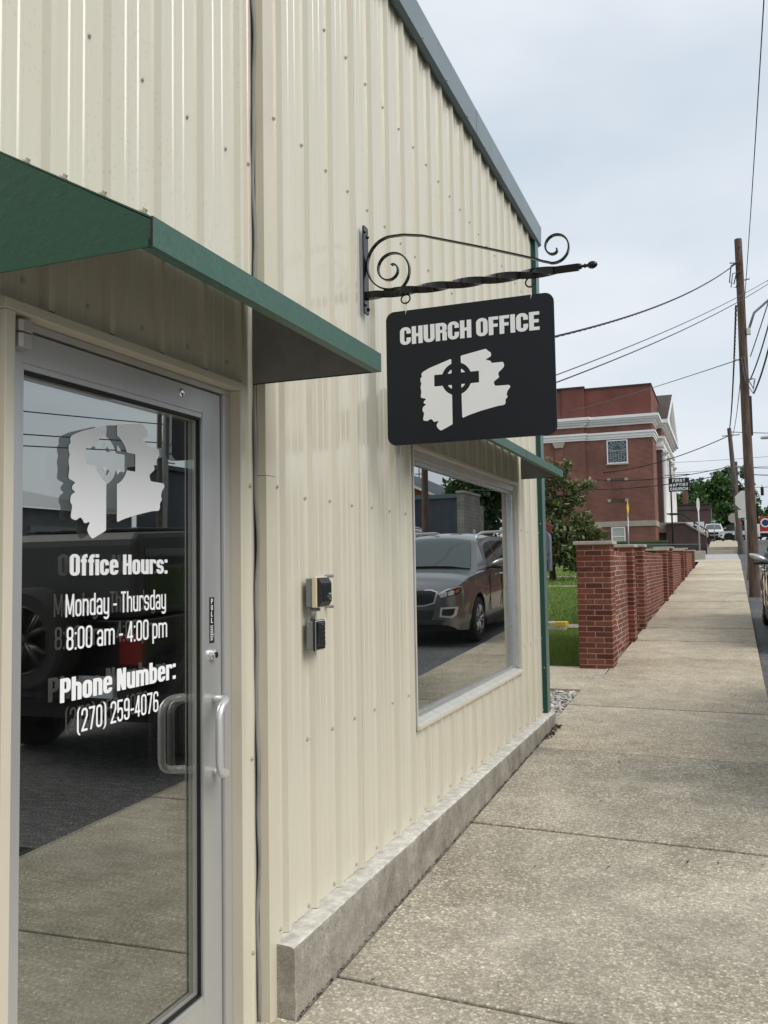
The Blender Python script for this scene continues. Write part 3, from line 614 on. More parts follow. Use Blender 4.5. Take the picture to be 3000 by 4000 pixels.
def march(field, x0, x1, y0, y1, step):
    """filled polygons of field<0 on a grid, runs of full cells merged"""
    nx, ny = int(math.ceil((x1-x0)/step)), int(math.ceil((y1-y0)/step))
    xs = np.linspace(x0, x1, nx+1); ys = np.linspace(y0, y1, ny+1); X, Y = np.meshgrid(xs, ys); G = field(X, Y)
    V, Fc = [], []
    for j in range(ny):
        i = 0
        while i < nx:
            q = [G[j, i], G[j, i+1], G[j+1, i+1], G[j+1, i]]
            if max(q) < 0:
                k = i
                while k+1 < nx and G[j, k+2] < 0 and G[j+1, k+2] < 0: k += 1
                n = len(V); V += [(xs[i], ys[j]), (xs[k+1], ys[j]), (xs[k+1], ys[j+1]), (xs[i], ys[j+1])]; Fc.append((n, n+1, n+2, n+3)); i = k+1; continue
            if min(q) < 0:
                c = [(xs[i], ys[j]), (xs[i+1], ys[j]), (xs[i+1], ys[j+1]), (xs[i], ys[j+1])]; P = []
                for a in range(4):
                    b = (a+1) % 4
                    if q[a] < 0: P.append(c[a])
                    if (q[a] < 0) != (q[b] < 0):
                        t = q[a]/(q[a]-q[b]); P.append((c[a][0]+(c[b][0]-c[a][0])*t, c[a][1]+(c[b][1]-c[a][1])*t))
                if len(P) > 2: n = len(V); V += P; Fc.append(tuple(range(n, n+len(P))))
            i += 1
    return V, Fc
def text(txt, width, cap, to3, name, m, parent, W=.5, s=.2, h=.17, xh=.74, gap=.05, space=.26, step=.02):
    adv = 0; parts = []
    for ch in txt:
        if ch == ' ': adv += space; continue
        fn, wd = glyph(ch, W, s, h, xh); parts.append((adv, fn, wd)); adv += wd+gap
    tot = adv-gap; kx = width/tot; b = MB()
    for off, fn, wd in parts:
        V, Fc = march(fn, -.04, wd+.04, -.28, 1.14, step)
        b.add([to3((x+off)*kx, y*cap) for x, y in V], Fc)
    return b.build(name, m, parent, recalc=False)
# brush mark with the ringed cross left open, in metres about its lower left corner
LG = [(735,905),(600,960),(556,984),(545,999),(552,1012),(538,1024),(540,1040),(547,1052),(539,1075),(545,1100),(539,1136),(560,1140),(577,1144),(560,1156),(557,1170),(577,1176),(553,1190),(549,1215),(561,1226),(555,1250),(552,1270),(580,1275),(600,1260),(614,1268),(620,1281),(652,1270),(634,1300),(645,1318),(662,1331),(737,1292)]
RG = [(790,888),(940,846),(950,860),(967,868),(968,892),(933,912),(965,918),(968,932),(1035,925),(1040,950),(1026,970),(1008,985),(1004,1000),(1012,1015),(978,1044),(985,1068),(1066,1062),(1071,1076),(1055,1095),(1048,1120),(1056,1132),(1040,1150),(1044,1166),(1035,1181),(1000,1186),(900,1215),(830,1240),(793,1257)]
def px(p): 
    a, b_ = p; return ((a-538)*(.405/532), (1331-b_)*(.0+1)*(.341/484)-(a-538)*.0000+((a-662)*(.0)))
def poly_sdf(P):
    P = np.array(P, float)
    def f(X, Y):
        d = np.full(X.shape, 1e9); ins = np.zeros(X.shape, bool)
        for i in range(len(P)):
            a, b = P[i], P[(i+1) % len(P)]; e0, e1 = b-a; wx, wy = X-a[0], Y-a[1]
            t = np.clip((wx*e0+wy*e1)/(e0*e0+e1*e1), 0, 1); d = np.minimum(d, np.hypot(wx-e0*t, wy-e1*t))
            c = ((a[1] <= Y) & (Y < b[1])) | ((b[1] <= Y) & (Y < a[1]))
            with np.errstate(divide='ignore', invalid='ignore'): xi = a[0]+(Y-a[1])/(b[1]-a[1])*e0
            ins ^= c & (X < xi)
        return np.where(ins, -d, d)
    return f
def smoothp(P, n=2):
    for _ in range(n):
        Q = []
        for i in range(len(P)):
            a, b = P[i], P[(i+1) % len(P)]
            k = min(.25, .0035/max(1e-6, math.hypot(b[0]-a[0], b[1]-a[1])))
            Q += [(a[0]*(1-k)+b[0]*k, a[1]*(1-k)+b[1]*k), (a[0]*k+b[0]*(1-k), a[1]*k+b[1]*(1-k))]
        P = Q
    return P
def unskew(P):
    # picture marks to true board metres: x 538..1070 -> 0..0.405, each column's top and bottom found from the board's own edges
    out = []
    for a, b_ in P:
        t = (a-318)/(1310-318); top = 638+(513-638)*t; bot = 1421+(1358-1421)*t
        u = (t*783/(845+(783-845)*t)) ; out.append((.120+.757*u, (bot-b_)/(bot-top)*.604))
    return out
LGm, RGm = unskew(LG), unskew(RG)
cx_, cy_ = unskew([(763, 1024)])[0]
def logo_field():
    fl, fr_ = poly_sdf(smoothp(LGm)), poly_sdf(smoothp(RGm)); hv, hh = .0215, .0255
    def f(X, Y):
        d = U(fl(X, Y), fr_(X, Y)); rr = np.hypot(X-cx_, (Y-cy_)*.95)
        vb = np.abs(X-cx_)-hv; hb = np.maximum(np.abs(Y-cy_)-hh, np.abs(X-cx_)-.1015); disc = rr-.068
        d = SUB(SUB(SUB(d, vb), hb), disc)
        return U(d, SUB(SUB(rr-.0460, vb), np.abs(Y-cy_)-hh))
    return f
LV, LF = march(logo_field(), .28, .72, .03, .42, .0026)

# ------------------------------------------------------------------ hanging sign
YB = 3.626
br = empty('sign_bracket', (0.02, YB, 1.24), label='black wrought iron scroll bracket bolted to the cream wall above the sign', cat='bracket')
MB().prism([(YB-.030, 1.155), (YB-.020, 1.148), (YB+.020, 1.148), (YB+.030, 1.155), (YB+.030, 1.552), (YB+.020, 1.56), (YB-.020, 1.56), (YB-.030, 1.552)], 'x', .020, .027).build('wall_plate', M_BLACKM, br, bevel=.002)
for y, z in ((-.017, 1.53), (.017, 1.515), (-.017, 1.19), (.017, 1.175)):
    MB().lathe([(.009, .027), (.009, .030), (.005, .034), (0, .0345)], (0, YB+y, z), 'x', 8).build('bolt', M_BLACKM, br)
def twist_bar():
    b = MB(); n = 90; vs_ = []; x0, x1 = .027, .985; hw = .0158
    for i in range(n+1):
        t = i/n; x = x0+(x1-x0)*t; a = 0 if t < .05 else (min(1, (t-.05)/.85)*math.pi*2.6); 
        for k in range(4):
            th = a+math.pi/4+k*math.pi/2; vs_.append((x, YB+hw*1.414*math.cos(th), 1.234+hw*1.414*math.sin(th)))
    b.add(vs_, [(i*4+k, i*4+(k+1) % 4, (i+1)*4+(k+1) % 4, (i+1)*4+k) for i in range(n) for k in range(4)]+[(0, 3, 2, 1), tuple(range(n*4, n*4+4))])
    return b.build('twisted_bar', M_BLACKM, br)
twist_bar()
MB().lathe([(.0, 1.062), (.009, 1.058), (.0135, 1.050), (.0165, 1.040), (.0135, 1.028), (.007, 1.021), (.006, 1.016), (.010, 1.010), (.006, 1.004), (.006, .998), (.012, .994), (.012, .984)], (0, YB, 1.236), 'x', 16).build('ball_finial', M_BLACKM, br, smooth=True)
def flatbar(pts, w_, t_):
    """strap bent in the x-z plane, wide across y"""
    b = MB(); pts = [Vector((p[0], 0, p[1])) for p in pts]; m = len(pts); vs_ = []
    for i, p in enumerate(pts):
        t = (pts[min(i+1, m-1)]-pts[max(i-1, 0)]).normalized(); nn = Vector((-t.z, 0, t.x))
        for sx, sy in ((1, 1), (1, -1), (-1, -1), (-1, 1)):
            q = p+nn*t_*.5*sx; vs_.append((q.x, YB+w_*.5*sy, q.z))
    b.add(vs_, [(i*4+k, i*4+(k+1) % 4, (i+1)*4+(k+1) % 4, (i+1)*4+k) for i in range(m-1) for k in range(4)]+[(0, 3, 2, 1), tuple(range(m*4-4, m*4))])
    return b
outer = []
for t in np.linspace(0, 1, 46):
    th = R_(-90)-t*R_(175)
    outer.append((.150+.118*math.cos(th), 1.372+.122*math.sin(th)))
straight = [(.165, 1.4935), (.21, 1.492), (.30, 1.474), (.55, 1.388), (.72, 1.326), (.80, 1.296), (.835, 1.280), (.862, 1.271)]
curl = []
for t in np.linspace(0, 1, 40):
    th = R_(-105)+t*R_(420); rr = .066*(1-t)**.55*.9+.010
    curl.append((.888+rr*math.cos(th)*.95, 1.334+rr*math.sin(th)))
inner = []
for t in np.linspace(0, 1, 54):
    th = R_(-60)+t*R_(-0)+t*R_(500); rr = .086*(1-t)**.8+.012
    inner.append((.148+rr*math.cos(th)*.98+.0*t, 1.334+rr*math.sin(th)+.014*t))
flatbar(inner[::-1]+[(.172, 1.2515), (.150, 1.250)]+outer[1:]+straight+curl, .020, .0066).build('scroll', M_BLACKM, br, smooth=False, auto=40)
bd = empty('hanging_sign', (.5, YB, .84), label='black hanging sign board reading CHURCH OFFICE with a white ringed cross emblem', cat='sign')
def rrect(x0, x1, z0, z1, r, n=8):
    P = []
    for cx, cz, a0 in ((x1-r, z0+r, -90), (x1-r, z1-r, 0), (x0+r, z1-r, 90), (x0+r, z0+r, 180)):
        for k in range(n+1): a = R_(a0+90*k/n); P.append((cx+r*math.cos(a), cz+r*math.sin(a)))
    return P
MB().prism(rrect(.120, .877, .537, 1.143, .040), 'y', YB-.004, YB+.004).build('board', M_SIGNB, bd, bevel=.0008)
text('CHURCH OFFICE', .628, .0795, lambda u, v: (.187+u, YB-.0052, .987+v), 'lettering', M_VINYL, bd, W=.58, s=.232, h=.18, gap=.05, space=.19, step=.016)
lg = MB(); lg.add([(x, YB-.0052, .537+z) for x, z in LV], LF); lg.build('emblem', M_VINYL, bd, recalc=False)
for x in (.215, .780):
    ring = [(x+.021*math.cos(t), YB+.004*math.sin(t), 1.197+.0215*math.sin(t)) for t in np.linspace(0, 2*math.pi, 25)]
    MB().tube(ring, .0036, 8).build('ring', M_BLACKM, bd, smooth=True)
    hk = [(x-.004, YB, 1.182), (x+.002, YB, 1.186), (x+.006, YB, 1.180), (x+.004, YB, 1.172), (x+.002, YB-.002, 1.150), (x+.002, YB-.006, 1.135), (x+.001, YB-.0062, 1.126), (x-.001, YB+.0, 1.1225)]
    MB().tube(hk, .0017, 6).build('wire_hook', M_ALUB, bd, smooth=True)

# ------------------------------------------------------------------ door lettering
def dtext(t, y0, y1, zb, cap, **k): return text(t, y1-y0, cap, lambda u, v: (-.0740, y0+u, zb+v), 'lettering', M_VINYL, DR, **k)
BO = dict(W=.46, s=.185, h=.15, xh=.76, gap=.04, space=.20); LI = dict(W=.40, s=.105, h=.10, xh=.76, gap=.065, space=.22, step=.018)
dtext('Office Hours:', 1.807, 2.233, -.012, .0565, **BO); dtext('Monday - Thursday', 1.793, 2.225, -.118, .059, **LI)
dtext('8:00 am - 4:00 pm', 1.797, 2.231, -.203, .059, **LI); dtext('Phone Number:', 1.775, 2.275, -.333, .061, **BO); dtext('(270) 259-4076', 1.838, 2.187, -.418, .060, **LI)
lg = MB(); lg.add([(-.0740, 1.809+(x-.2885)*1.035, .086+(z-.052)*1.005) for x, z in LV], LF); lg.build('emblem', M_VINYL, DR, recalc=False)
for i, ch in enumerate('PULL'): text(ch, .0105, .0165, lambda u, v, i=i: (-.0565, 2.4465+u, -.1135-.0205*i+v), 'sticker_print', M_VINYL, DR, W=.5, s=.15, h=.13, step=.04)
pr = MB()
for i in range(9): pr.box(-.0566, -.0563, 2.4425, 2.4425+.019*(.7+.3*random.random()), -.186-.0056*i, -.1838-.0056*i)
pr.build('sticker_print', M_VINYL, DR)

# ------------------------------------------------------------------ intercom and keypad on the wall
ic = empty('intercom', (0, 3.03, -.15), label='gray and cream intercom box with a black slotted speaker panel', cat='intercom')
MB().box(.019, .046, 2.984, 3.075, -.151, -.042).build('back_box', M_GREYBOX, ic, bevel=.004)
MB().box(.0462, .067, 2.979, 3.081, -.153, -.036).build('cream_surround', M_CREAMP, ic, bevel=.004)
sp_ = MB(); sp_.prism([(.0672, -.150), (.0672, -.039), (.074, -.040), (.086, -.060), (.086, -.131), (.074, -.149)], 'y', 2.984, 3.076); sp_.build('speaker_panel', M_BLKP, ic, bevel=.002)
for i in range(11): MB().box(.0862, .0885, 2.992, 3.068 if i < 7 else 3.046, -.0665-.0058*i-.0028, -.0665-.0058*i).build('slat', M_BLKP, ic)
MB().lathe([(.0, .0925), (.0065, .092), (.0075, .0862)], (0, 3.057, -.1165), 'x', 16).build('call_button', M_CHROME, ic)
MB().box(.0863, .0872, 3.047, 3.068, -.1055, -.0995).build('name_tag', M_VINYL, ic)
for z in (-.051, -.140): MB().lathe([(0, .080), (.0035, .080), (.0035, .0775)], (0, 3.03, z), 'x', 10).build('screw_hole', M_BLACKG, ic)
cdn = MB(); cdn.tube([(.030, 3.022, -.203), (.030, 3.022, -.151)], .0095, 14); c_ = cdn.build('conduit', M_STEEL, ic, smooth=True)
MB().tube([(.030, 3.022, -.2035), (.030, 3.022, -.199)], .0102, 14).build('conduit_collar', M_RED, ic)
kp = empty('keypad', (0, 3.03, -.31), label='gray door entry keypad with chrome bezel and black number keys below the intercom', cat='keypad')
MB().box(.019, .050, 2.984, 3.068, -.312, -.204).build('back_box', M_GREYBOX, kp, bevel=.004)
MB().box(.0502, .0545, 2.982, 3.070, -.315, -.200).build('gasket', M_BLACKG, kp)
MB().box(.0547, .060, 2.983, 3.069, -.313, -.202).build('bezel', M_CHROME, kp, bevel=.003)
kf = []
for i in range(13):
    z = -.301+.092*i/12; bow = .004*(1-((i-6)/6)**2); kf.append((2.9985-bow*-1, z))
for i in range(13):
    z = -.209-.092*i/12; bow = .004*(1-((i-6)/6)**2); kf.append((3.056-bow, z))
MB().prism(kf, 'x', .0602, .068).build('key_panel', M_BLKP, kp, bevel=.003)
kn = [['1', '2', '3'], ['4', '5', '6'], ['7', '8', '9'], ['', '0', '']]
for r in range(4):
    for q in range(3): MB().box(.0682, .0705, 3.0045+.0158*q, 3.0045+.0158*q+.0115, -.2405-.0165*r, -.2285-.0165*r).build('key', M_BLKP, kp, bevel=.0012)
MB().lathe([(0, .0705), (.0022, .0702), (.0024, .068)], (0, 3.028, -.2175), 'x', 10).build('indicator', M_STEEL, kp)
for i, (y, z) in enumerate(((3.133, -.036), (3.197, -.033) if 0 else (3.199, -.036), (3.197, -.158), (3.071, -.163))[1:]):
    b = MB(); b.lathe([(.0065, .0005), (.0065, .026), (.0055, .026), (.0055, .028), (.0068, .028), (.0068, .036), (.0, .037)], (0, y, z), 'x', 12)
    b.build('standoff_pin', M_STEEL, B)

# ------------------------------------------------------------------ brick garden wall segments
BH, MJ, BL, BD = .0572, .0093, .2, .0955
def brick_mesh(l, d, name='brick'):
    return MB().box(-l/2, l/2, -d/2, d/2, 0, BH).mesh(name)
BM = {}
def bmesh_for(l, d):
    k = (round(l, 3), round(d, 3))
    if k not in BM:
        me = brick_mesh(*k); me.materials.append(M_BRK)
        bm = bmesh.new(); bm.from_mesh(me); bmesh.ops.bevel(bm, geom=bm.edges[:], offset=.003, segments=1, affect='EDGES'); bm.to_mesh(me); bm.free(); BM[k] = me
    return BM[k]
def pier_bricks(x0, y0, zb, zt, out):
    n = int(round((zt-zb)/(BH+MJ))); S = .41
    for c in range(n):
        z = zt-(c+1)*(BH+MJ)+.002; rot = c % 2
        L6 = [(BL/2, BD/2, 0), (S-BL/2, BD/2, 0), (BD/2, S/2, 1), (S-BD/2, S/2, 1), (BL/2, S-BD/2, 0), (S-BL/2, S-BD/2, 0)]
        for u, v, r in L6:
            if rot: u, v, r = S-v, u, 1-r
            pr = 0 if (v < .1) else (1 if u > .3 else 3)
            out.append((pr, x0+u, y0+v, z, r, BL, BD))
    return n
def wall_segment(i, ya, yb, ztop, label, single, cap_hi=.045):
    x0 = -.205+drift(ya)*1.0; zb = zw(ya); S = .41
    w_ = empty('brick_wall_segment', (x0+.2, ya, zb), label=label, cat='brick wall', group='brick garden wall segments')
    bl = []; core = MB(); zc = ztop-cap_hi
    x2 = x0+(yb-ya)*.0115
    for (px_, py_) in ((x0, ya), (x2, yb-S)):
        pier_bricks(px_, py_, zw(py_)-.05, zc, bl); core.box(px_+.0035, px_+S-.0035, py_+.0035, py_+S-.0035, zw(py_)-.2, zc)
    ln = (yb-S)-(ya+S); pan_top = zc-.068; ln = (yb-S)-(ya+S); nb = max(1, int(ln/(BL+MJ))); 
    n = int((pan_top-(zw(ya)-.05))/(BH+MJ))+1; xs_ = x0+.30+.045
    for c in range(n):
        z = pan_top-(c+1)*(BH+MJ)+.004; off = (c % 2)*(BL+MJ)/2
        if z < zw(ya)-.06: continue
        y = ya+S+MJ-off
        while y < yb-S-.02:
            a, b = max(y, ya+S+.004), min(y+BL, yb-S-.004)
            if b-a > .03 and z > zw((a+b)/2)-.07:
                bl.append((2, x0+.228+(a-ya-S)/max(.1, ln)*(x2-x0)+BD/2, (a+b)/2, z, 1, b-a, BD))
            y += BL+MJ
    core.add([(x0+.12, ya+S-.01, zb-.3), (x0+.3205, ya+S-.01, zb-.3), (x2+.3205, yb-S+.01, zb-.3), (x2+.12, yb-S+.01, zb-.3),
              (x0+.12, ya+S-.01, pan_top-.004), (x0+.3205, ya+S-.01, pan_top-.004), (x2+.3205, yb-S+.01, pan_top-.004), (x2+.12, yb-S+.01, pan_top-.004)],
             [(0, 3, 2, 1), (4, 5, 6, 7), (0, 1, 5, 4), (1, 2, 6, 5), (2, 3, 7, 6), (3, 0, 4, 7)])
    core.build('mortar_core', M_MORT, w_)
    bl.sort(key=lambda t: (t[0], t[2]))
    rest = MB()
    for k, (pr, x, y, z, r, l, d) in enumerate(bl):
        if single and k < 298:
            me = bmesh_for(l, d); o = bpy.data.objects.new('brick', me); COL.objects.link(o)
            o.location = (x+random.uniform(-.0012, .0012), y+random.uniform(-.0012, .0012), z+random.uniform(-.001, .001)); o.rotation_euler = (0, 0, (math.pi/2 if r else 0)+random.uniform(-.006, .006)); keep(o, w_)
        else:
            hx, hy = (d/2, l/2) if r else (l/2, d/2); rest.box(x-hx, x+hx, y-hy, y+hy, z, z+BH)
    if rest.v: rest.build('brick_courses', M_BRKS, w_, kind='stuff')
    for (px_, py_) in ((x0, ya), (x2, yb-S)):
        MB().box(px_-.035, px_+S+.035, py_-.035, py_+S+.035, zc+.001, ztop).build('cap', M_CAP, w_, bevel=.008)
    # thin brick coping on the panel
    return w_
wall_segment(0, 10.95, 13.83, .268, 'nearest red brick wall segment, its tall pier standing by the garden path', True)
wall_segment(1, 15.07, 20.85, .295, 'second red brick wall segment from the metal building', True)
wall_segment(2, 22.35, 28.0, .365, 'third red brick wall segment along the pavement', False)
wall_segment(3, 29.2, 35.5, .43, 'farthest low red brick wall segment, by the side street', False)

# ------------------------------------------------------------------ gravel, lawn, yard
def rand_stones(n, x0, x1, y0, y1, zf, smin, smax, name, m, slope=None):
    b = MB()
    base = [(1,0,0),(-1,0,0),(0,1,0),(0,-1,0),(0,0,1),(0,0,-1)]; fs = [(0,2,4),(2,1,4),(1,3,4),(3,0,4),(2,0,5),(1,2,5),(3,1,5),(0,3,5)]
    for _ in range(n):
        s_ = random.uniform(smin, smax); x, y = random.uniform(x0, x1), random.uniform(y0, y1); a = random.uniform(0, 6.28); sx, sy, sz = s_*random.uniform(.7, 1.3), s_*random.uniform(.6, 1), s_*random.uniform(.35, .6)
        P = [Vector((v[0]*sx*random.uniform(.7, 1.2), v[1]*sy*random.uniform(.7, 1.2), v[2]*sz*random.uniform(.8, 1.2))) for v in base]
        R3 = Matrix.Rotation(a, 3, 'Z') @ Matrix.Rotation(random.uniform(-.5, .5), 3, 'X'); z = zf(y)+sz*.3+random.uniform(0, .02)
        b.add([(q.x+x, q.y+y, q.z+z) for q in (R3 @ p for p in P)], fs)
    return b
def gravel_mat():
    m, N, L, p = newmat('gravel_stone'); g = N.new('ShaderNodeNewGeometry')
    L.new(ramp(N, L, g.outputs['Random Per Island'], [(0, (.16, .145, .13)), (.4, (.42, .40, .37)), (.75, (.62, .60, .57)), (1, (.36, .25, .18))]), p.inputs['Base Color']); p.inputs['Roughness'].default_value = .85; return m
M_GRAV = gravel_mat()
gr = rand_stones(2300, -1.5, .03, 7.76, 9.55, lambda y: zw(y)-.06, .02, .048, 'gravel', M_GRAV); gr.build('gravel', M_GRAV, kind='stuff', label='loose white and gray gravel in the strip behind the metal building', cat='gravel')
flat('gravel_bed', -3, .04, 7.66, 9.6, lambda y: zw(y)-.10, M_JOINT, kind='structure')
def litter():
    b = MB()
    for _ in range(420):
        y = random.uniform(2.74, 7.7); x = .091+abs(random.gauss(0, .006)); s_ = random.uniform(.003, .009); z = zw(y)+.001; a = random.uniform(0, 3)
        c, d = math.cos(a)*s_, math.sin(a)*s_; b.add([(x-c, y-d, z), (x+d*.6, y-c*.6, z+s_*.6), (x+c, y+d, z+.001), (x-d*.5, y+c*.5, z+s_*.4)], [(0, 1, 2, 3)])
    for _ in range(46):
        y = random.uniform(2.6, 16); x = random.uniform(.2, 1.82); s_ = random.uniform(.006, .018); z = zw(y)+.004; a = random.uniform(0, 3)
        c, d = math.cos(a)*s_, math.sin(a)*s_; b.add([(x-c, y-d, z), (x+d*.5, y-c*.5, z+s_*.25), (x+c, y+d, z+.002), (x-d*.4, y+c*.4, z+s_*.2)], [(0, 1, 2, 3)])
    for _ in range(60):
        y = random.uniform(7.1, 7.65); x = .10+random.uniform(0, .05); s_ = random.uniform(.008, .022); z = zw(y)+.003; a = random.uniform(0, 3)
        c, d = math.cos(a)*s_, math.sin(a)*s_; b.add([(x-c, y-d, z), (x+d*.6, y-c*.6, z+s_*.6), (x+c, y+d, z+.001), (x-d*.5, y+c*.5, z+s_*.4)], [(0, 1, 2, 3)])
    return b
litter().build('leaf_litter', mat('litter', (.05, .036, .02), .9, var=(50, .5)), kind='stuff', label='dark leaf litter along the concrete plinth and scattered on the pavement', cat='leaf litter')
flat('lawn', lambda y: -40, lambda y: -.0+drift(y), 11.1, 42.9, lambda y: zw(y)-.05+max(0, min(.12, (y-12)*.01)), mat('lawn_soil', (.10, .165, .035), .95, var=(3, .5), bmp=(30, .6, .03)), n=30, kind='structure')
def grass(n, x0, x1, y0, y1, hmin, hmax, wd):
    x = rng.uniform(x0, x1, n); y = rng.uniform(y0, y1, n); z = np.array([zw(a)-.055+max(0, min(.12, (a-12)*.01)) for a in y]); h = rng.uniform(hmin, hmax, n); a = rng.uniform(0, 2*np.pi, n); lx_, ly_ = rng.normal(0, .35, n)*h, rng.normal(0, .35, n)*h
    V = np.zeros((n, 3, 3)); c, s_ = np.cos(a)*wd, np.sin(a)*wd
    V[:, 0] = np.stack([x-c, y-s_, z], 1); V[:, 1] = np.stack([x+c, y+s_, z], 1); V[:, 2] = np.stack([x+lx_, y+ly_, z+h], 1); return V.reshape(-1, 3)
def tri_mesh(name, V, m, **k):
    n = len(V)//3; me = bpy.data.meshes.new(name); me.vertices.add(n*3); me.vertices.foreach_set('co', V.astype(np.float32).ravel()); me.loops.add(n*3); me.loops.foreach_set('vertex_index', np.arange(n*3, dtype=np.int32))
    me.polygons.add(n); me.polygons.foreach_set('loop_start', np.arange(0, n*3, 3, dtype=np.int32)); me.polygons.foreach_set('loop_total', np.full(n, 3, dtype=np.int32)); me.update(calc_edges=True); me.validate()
    return link(me, name, m, **k)
tri_mesh('grass', np.concatenate([grass(42000, -1.9, -.02, 11.2, 15.0, .03, .075, .004), grass(30000, -3.6, 0, 15.6, 24.0, .04, .09, .008), grass(9000, -6, 0, 24.6, 34, .05, .11, .015)]), M_GRASS, kind='stuff', label='short mown green grass of the church lawn', cat='grass')
pth = empty('lawn_walk', (-3, 15, -1.0)); tag(pth, kind='structure')
flat('walk_slab', -9, -.02, 15.05, 15.62, lambda y: zw(y)+.012, M_CONC2, parent=pth); flat('walk_slab', -9, -.02, 24.05, 24.55, lambda y: zw(y)+.085, M_CONC2, parent=pth); flat('walk_slab', -9, -.02, 28.6, 29.2, lambda y: zw(y)+.09, M_CONC2, parent=pth)
M_YEL = mat('yellow_paint', (.62, .40, .03), .6, var=(14, .2))
kb = empty('kerb_block', (-1.4, 15.1, -1.1), label='concrete step with a yellow painted edge on the lawn', cat='step')
MB().box(-3.6, -1.00, 14.75, 15.04, -1.2, -.985).build('step_block', M_CONC2, kb, bevel=.02)
MB().add([(-1.16, 14.748, -.983), (-.992, 14.748, -.983), (-.992, 15.042, -.983), (-1.06, 15.042, -.983), (-1.16, 14.748, -1.05), (-.992, 14.748, -1.05), (-.992, 15.042, -1.05)], [(0, 1, 2, 3), (0, 4, 5, 1), (1, 5, 6, 2)]).build('painted_edge', M_YEL, kb)
# gray arched yard box
yb_ = empty('yard_box', (-1.25, 14, -1.13), label='gray arch topped box on a post behind the corner of the metal building', cat='yard box')
M_YG = mat('grey_board', (.115, .13, .155), .6, var=(20, .15), stretch=(1, 1, .2))
P = [(-1.36, -.12), (-1.07, -.12)]+[(-1.215+.145*math.cos(t), .40+.15*math.sin(t)) for t in np.linspace(0, math.pi, 16)]
MB().prism(P, 'y', 13.95, 14.12).build('arched_panel', M_YG, yb_, bevel=.01)
for z in (.05, .16): MB().box(-1.365, -1.065, 13.93, 13.948, z, z+.02).build('rail', M_YG, yb_)
for k in range(6): MB().box(-1.35+.05*k, -1.325+.05*k, 13.925, 13.9475, -.12, .045).build('slat', M_YG, yb_)
MB().box(-1.26, -1.17, 14.0, 14.09, -1.2, -.121).build('post', M_YG, yb_)
rb = MB(); rb.box(-.075, .075, -.05, .05, -.06, .06); o = rb.build('red_block', mat('red_painted_wood', (.16, .032, .028), .6), yb_, local=False); o.location = (-1.12, 14.05, .585); o.rotation_euler = (0, R_(28), 0); keep(o, yb_)

# ------------------------------------------------------------------ trees
def leaf_cloud(n, clumps, size, ratio=.5, up=.5):
    """n kite-shaped leaves spread through ellipsoid clumps"""
    w8 = np.array([c[3]*c[4]*c[5] for c in clumps])**.75; idx = rng.choice(len(clumps), n, p=w8/w8.sum()); C = np.array(clumps)[idx]
    d = rng.normal(size=(n, 3)); d /= np.linalg.norm(d, axis=1)[:, None]; r = rng.uniform(0, 1, n)**.45
    r *= 1+.25*np.sin(d[:, 0]*7+C[:, 0]*3)*np.sin(d[:, 2]*6+C[:, 1])
    P = C[:, :3]+d*C[:, 3:6]*r[:, None]
    ax = rng.normal(size=(n, 3))*.8+d*.7; ax[:, 2] += -.15; ax /= np.linalg.norm(ax, axis=1)[:, None]
    nn = rng.normal(size=(n, 3))+np.array([0, 0, up*2]); sd_ = np.cross(ax, nn); sd_ /= np.linalg.norm(sd_, axis=1)[:, None]+1e-9; nn = np.cross(sd_, ax)
    s_ = (size*rng.uniform(.6, 1.25, n))[:, None]; b0 = P-ax*s_*.5; tip = P+ax*s_*.5; l_ = P+sd_*s_*ratio*.5+nn*s_*.08; r_ = P-sd_*s_*ratio*.5+nn*s_*.08
    return np.stack([b0, l_, tip, r_], 1).reshape(-1, 3)
def quad_mesh(name, V, m, **k):
    n = len(V)//4; me = bpy.data.meshes.new(name); me.vertices.add(n*4); me.vertices.foreach_set('co', V.astype(np.float32).ravel()); me.loops.add(n*4); me.loops.foreach_set('vertex_index', np.arange(n*4, dtype=np.int32))
    me.polygons.add(n); me.polygons.foreach_set('loop_start', np.arange(0, n*4, 4, dtype=np.int32)); me.polygons.foreach_set('loop_total', np.full(n, 4, dtype=np.int32)); me.update(calc_edges=True)
    return link(me, name, m, **k)
def tree(base, h, clumps, n, size, lm, bm_, label, trunk_r, name='tree', ratio=.5, limbs=9, trunk_top=.75):
    t = empty(name, base, label=label, cat='tree'); b = MB(); bx, by, bz = base
    tp = [(bx+random.uniform(-.06, .06)*h*.15*k, by+random.uniform(-.06, .06)*h*.15*k, bz+h*trunk_top*k/6-.1*(k == 0)) for k in range(7)]
    b.tube(tp, [trunk_r*(1.25 if k == 0 else 1-.13*k) for k in range(7)], 9)
    for c in random.sample(clumps, min(limbs, len(clumps))):
        k = random.randint(2, 5); p0 = Vector(tp[k]); p1 = Vector(c[:3]); mid = (p0+p1)/2+Vector((0, 0, -.05*h*random.random()))
        b.tube([p0, mid, p1, p1+(p1-mid)*.3], [trunk_r*.45, trunk_r*.32, trunk_r*.18, trunk_r*.05], 6)
    b.build('trunk', bm_, t, smooth=True)
    quad_mesh('crown', leaf_cloud(n, clumps, size, ratio), lm, parent=t)
    return t
def clumps(cx, cy, cz, rx, ry, rz, n, f=.36):
    out = []
    for _ in range(n):
        d = rng.normal(size=3); d /= np.linalg.norm(d); r = rng.uniform(.35, .95); k = f*rng.uniform(.6, 1.25)
        out.append((cx+d[0]*rx*r, cy+d[1]*ry*r, cz+d[2]*rz*r, rx*k, ry*k, rz*k*.85))
    return out
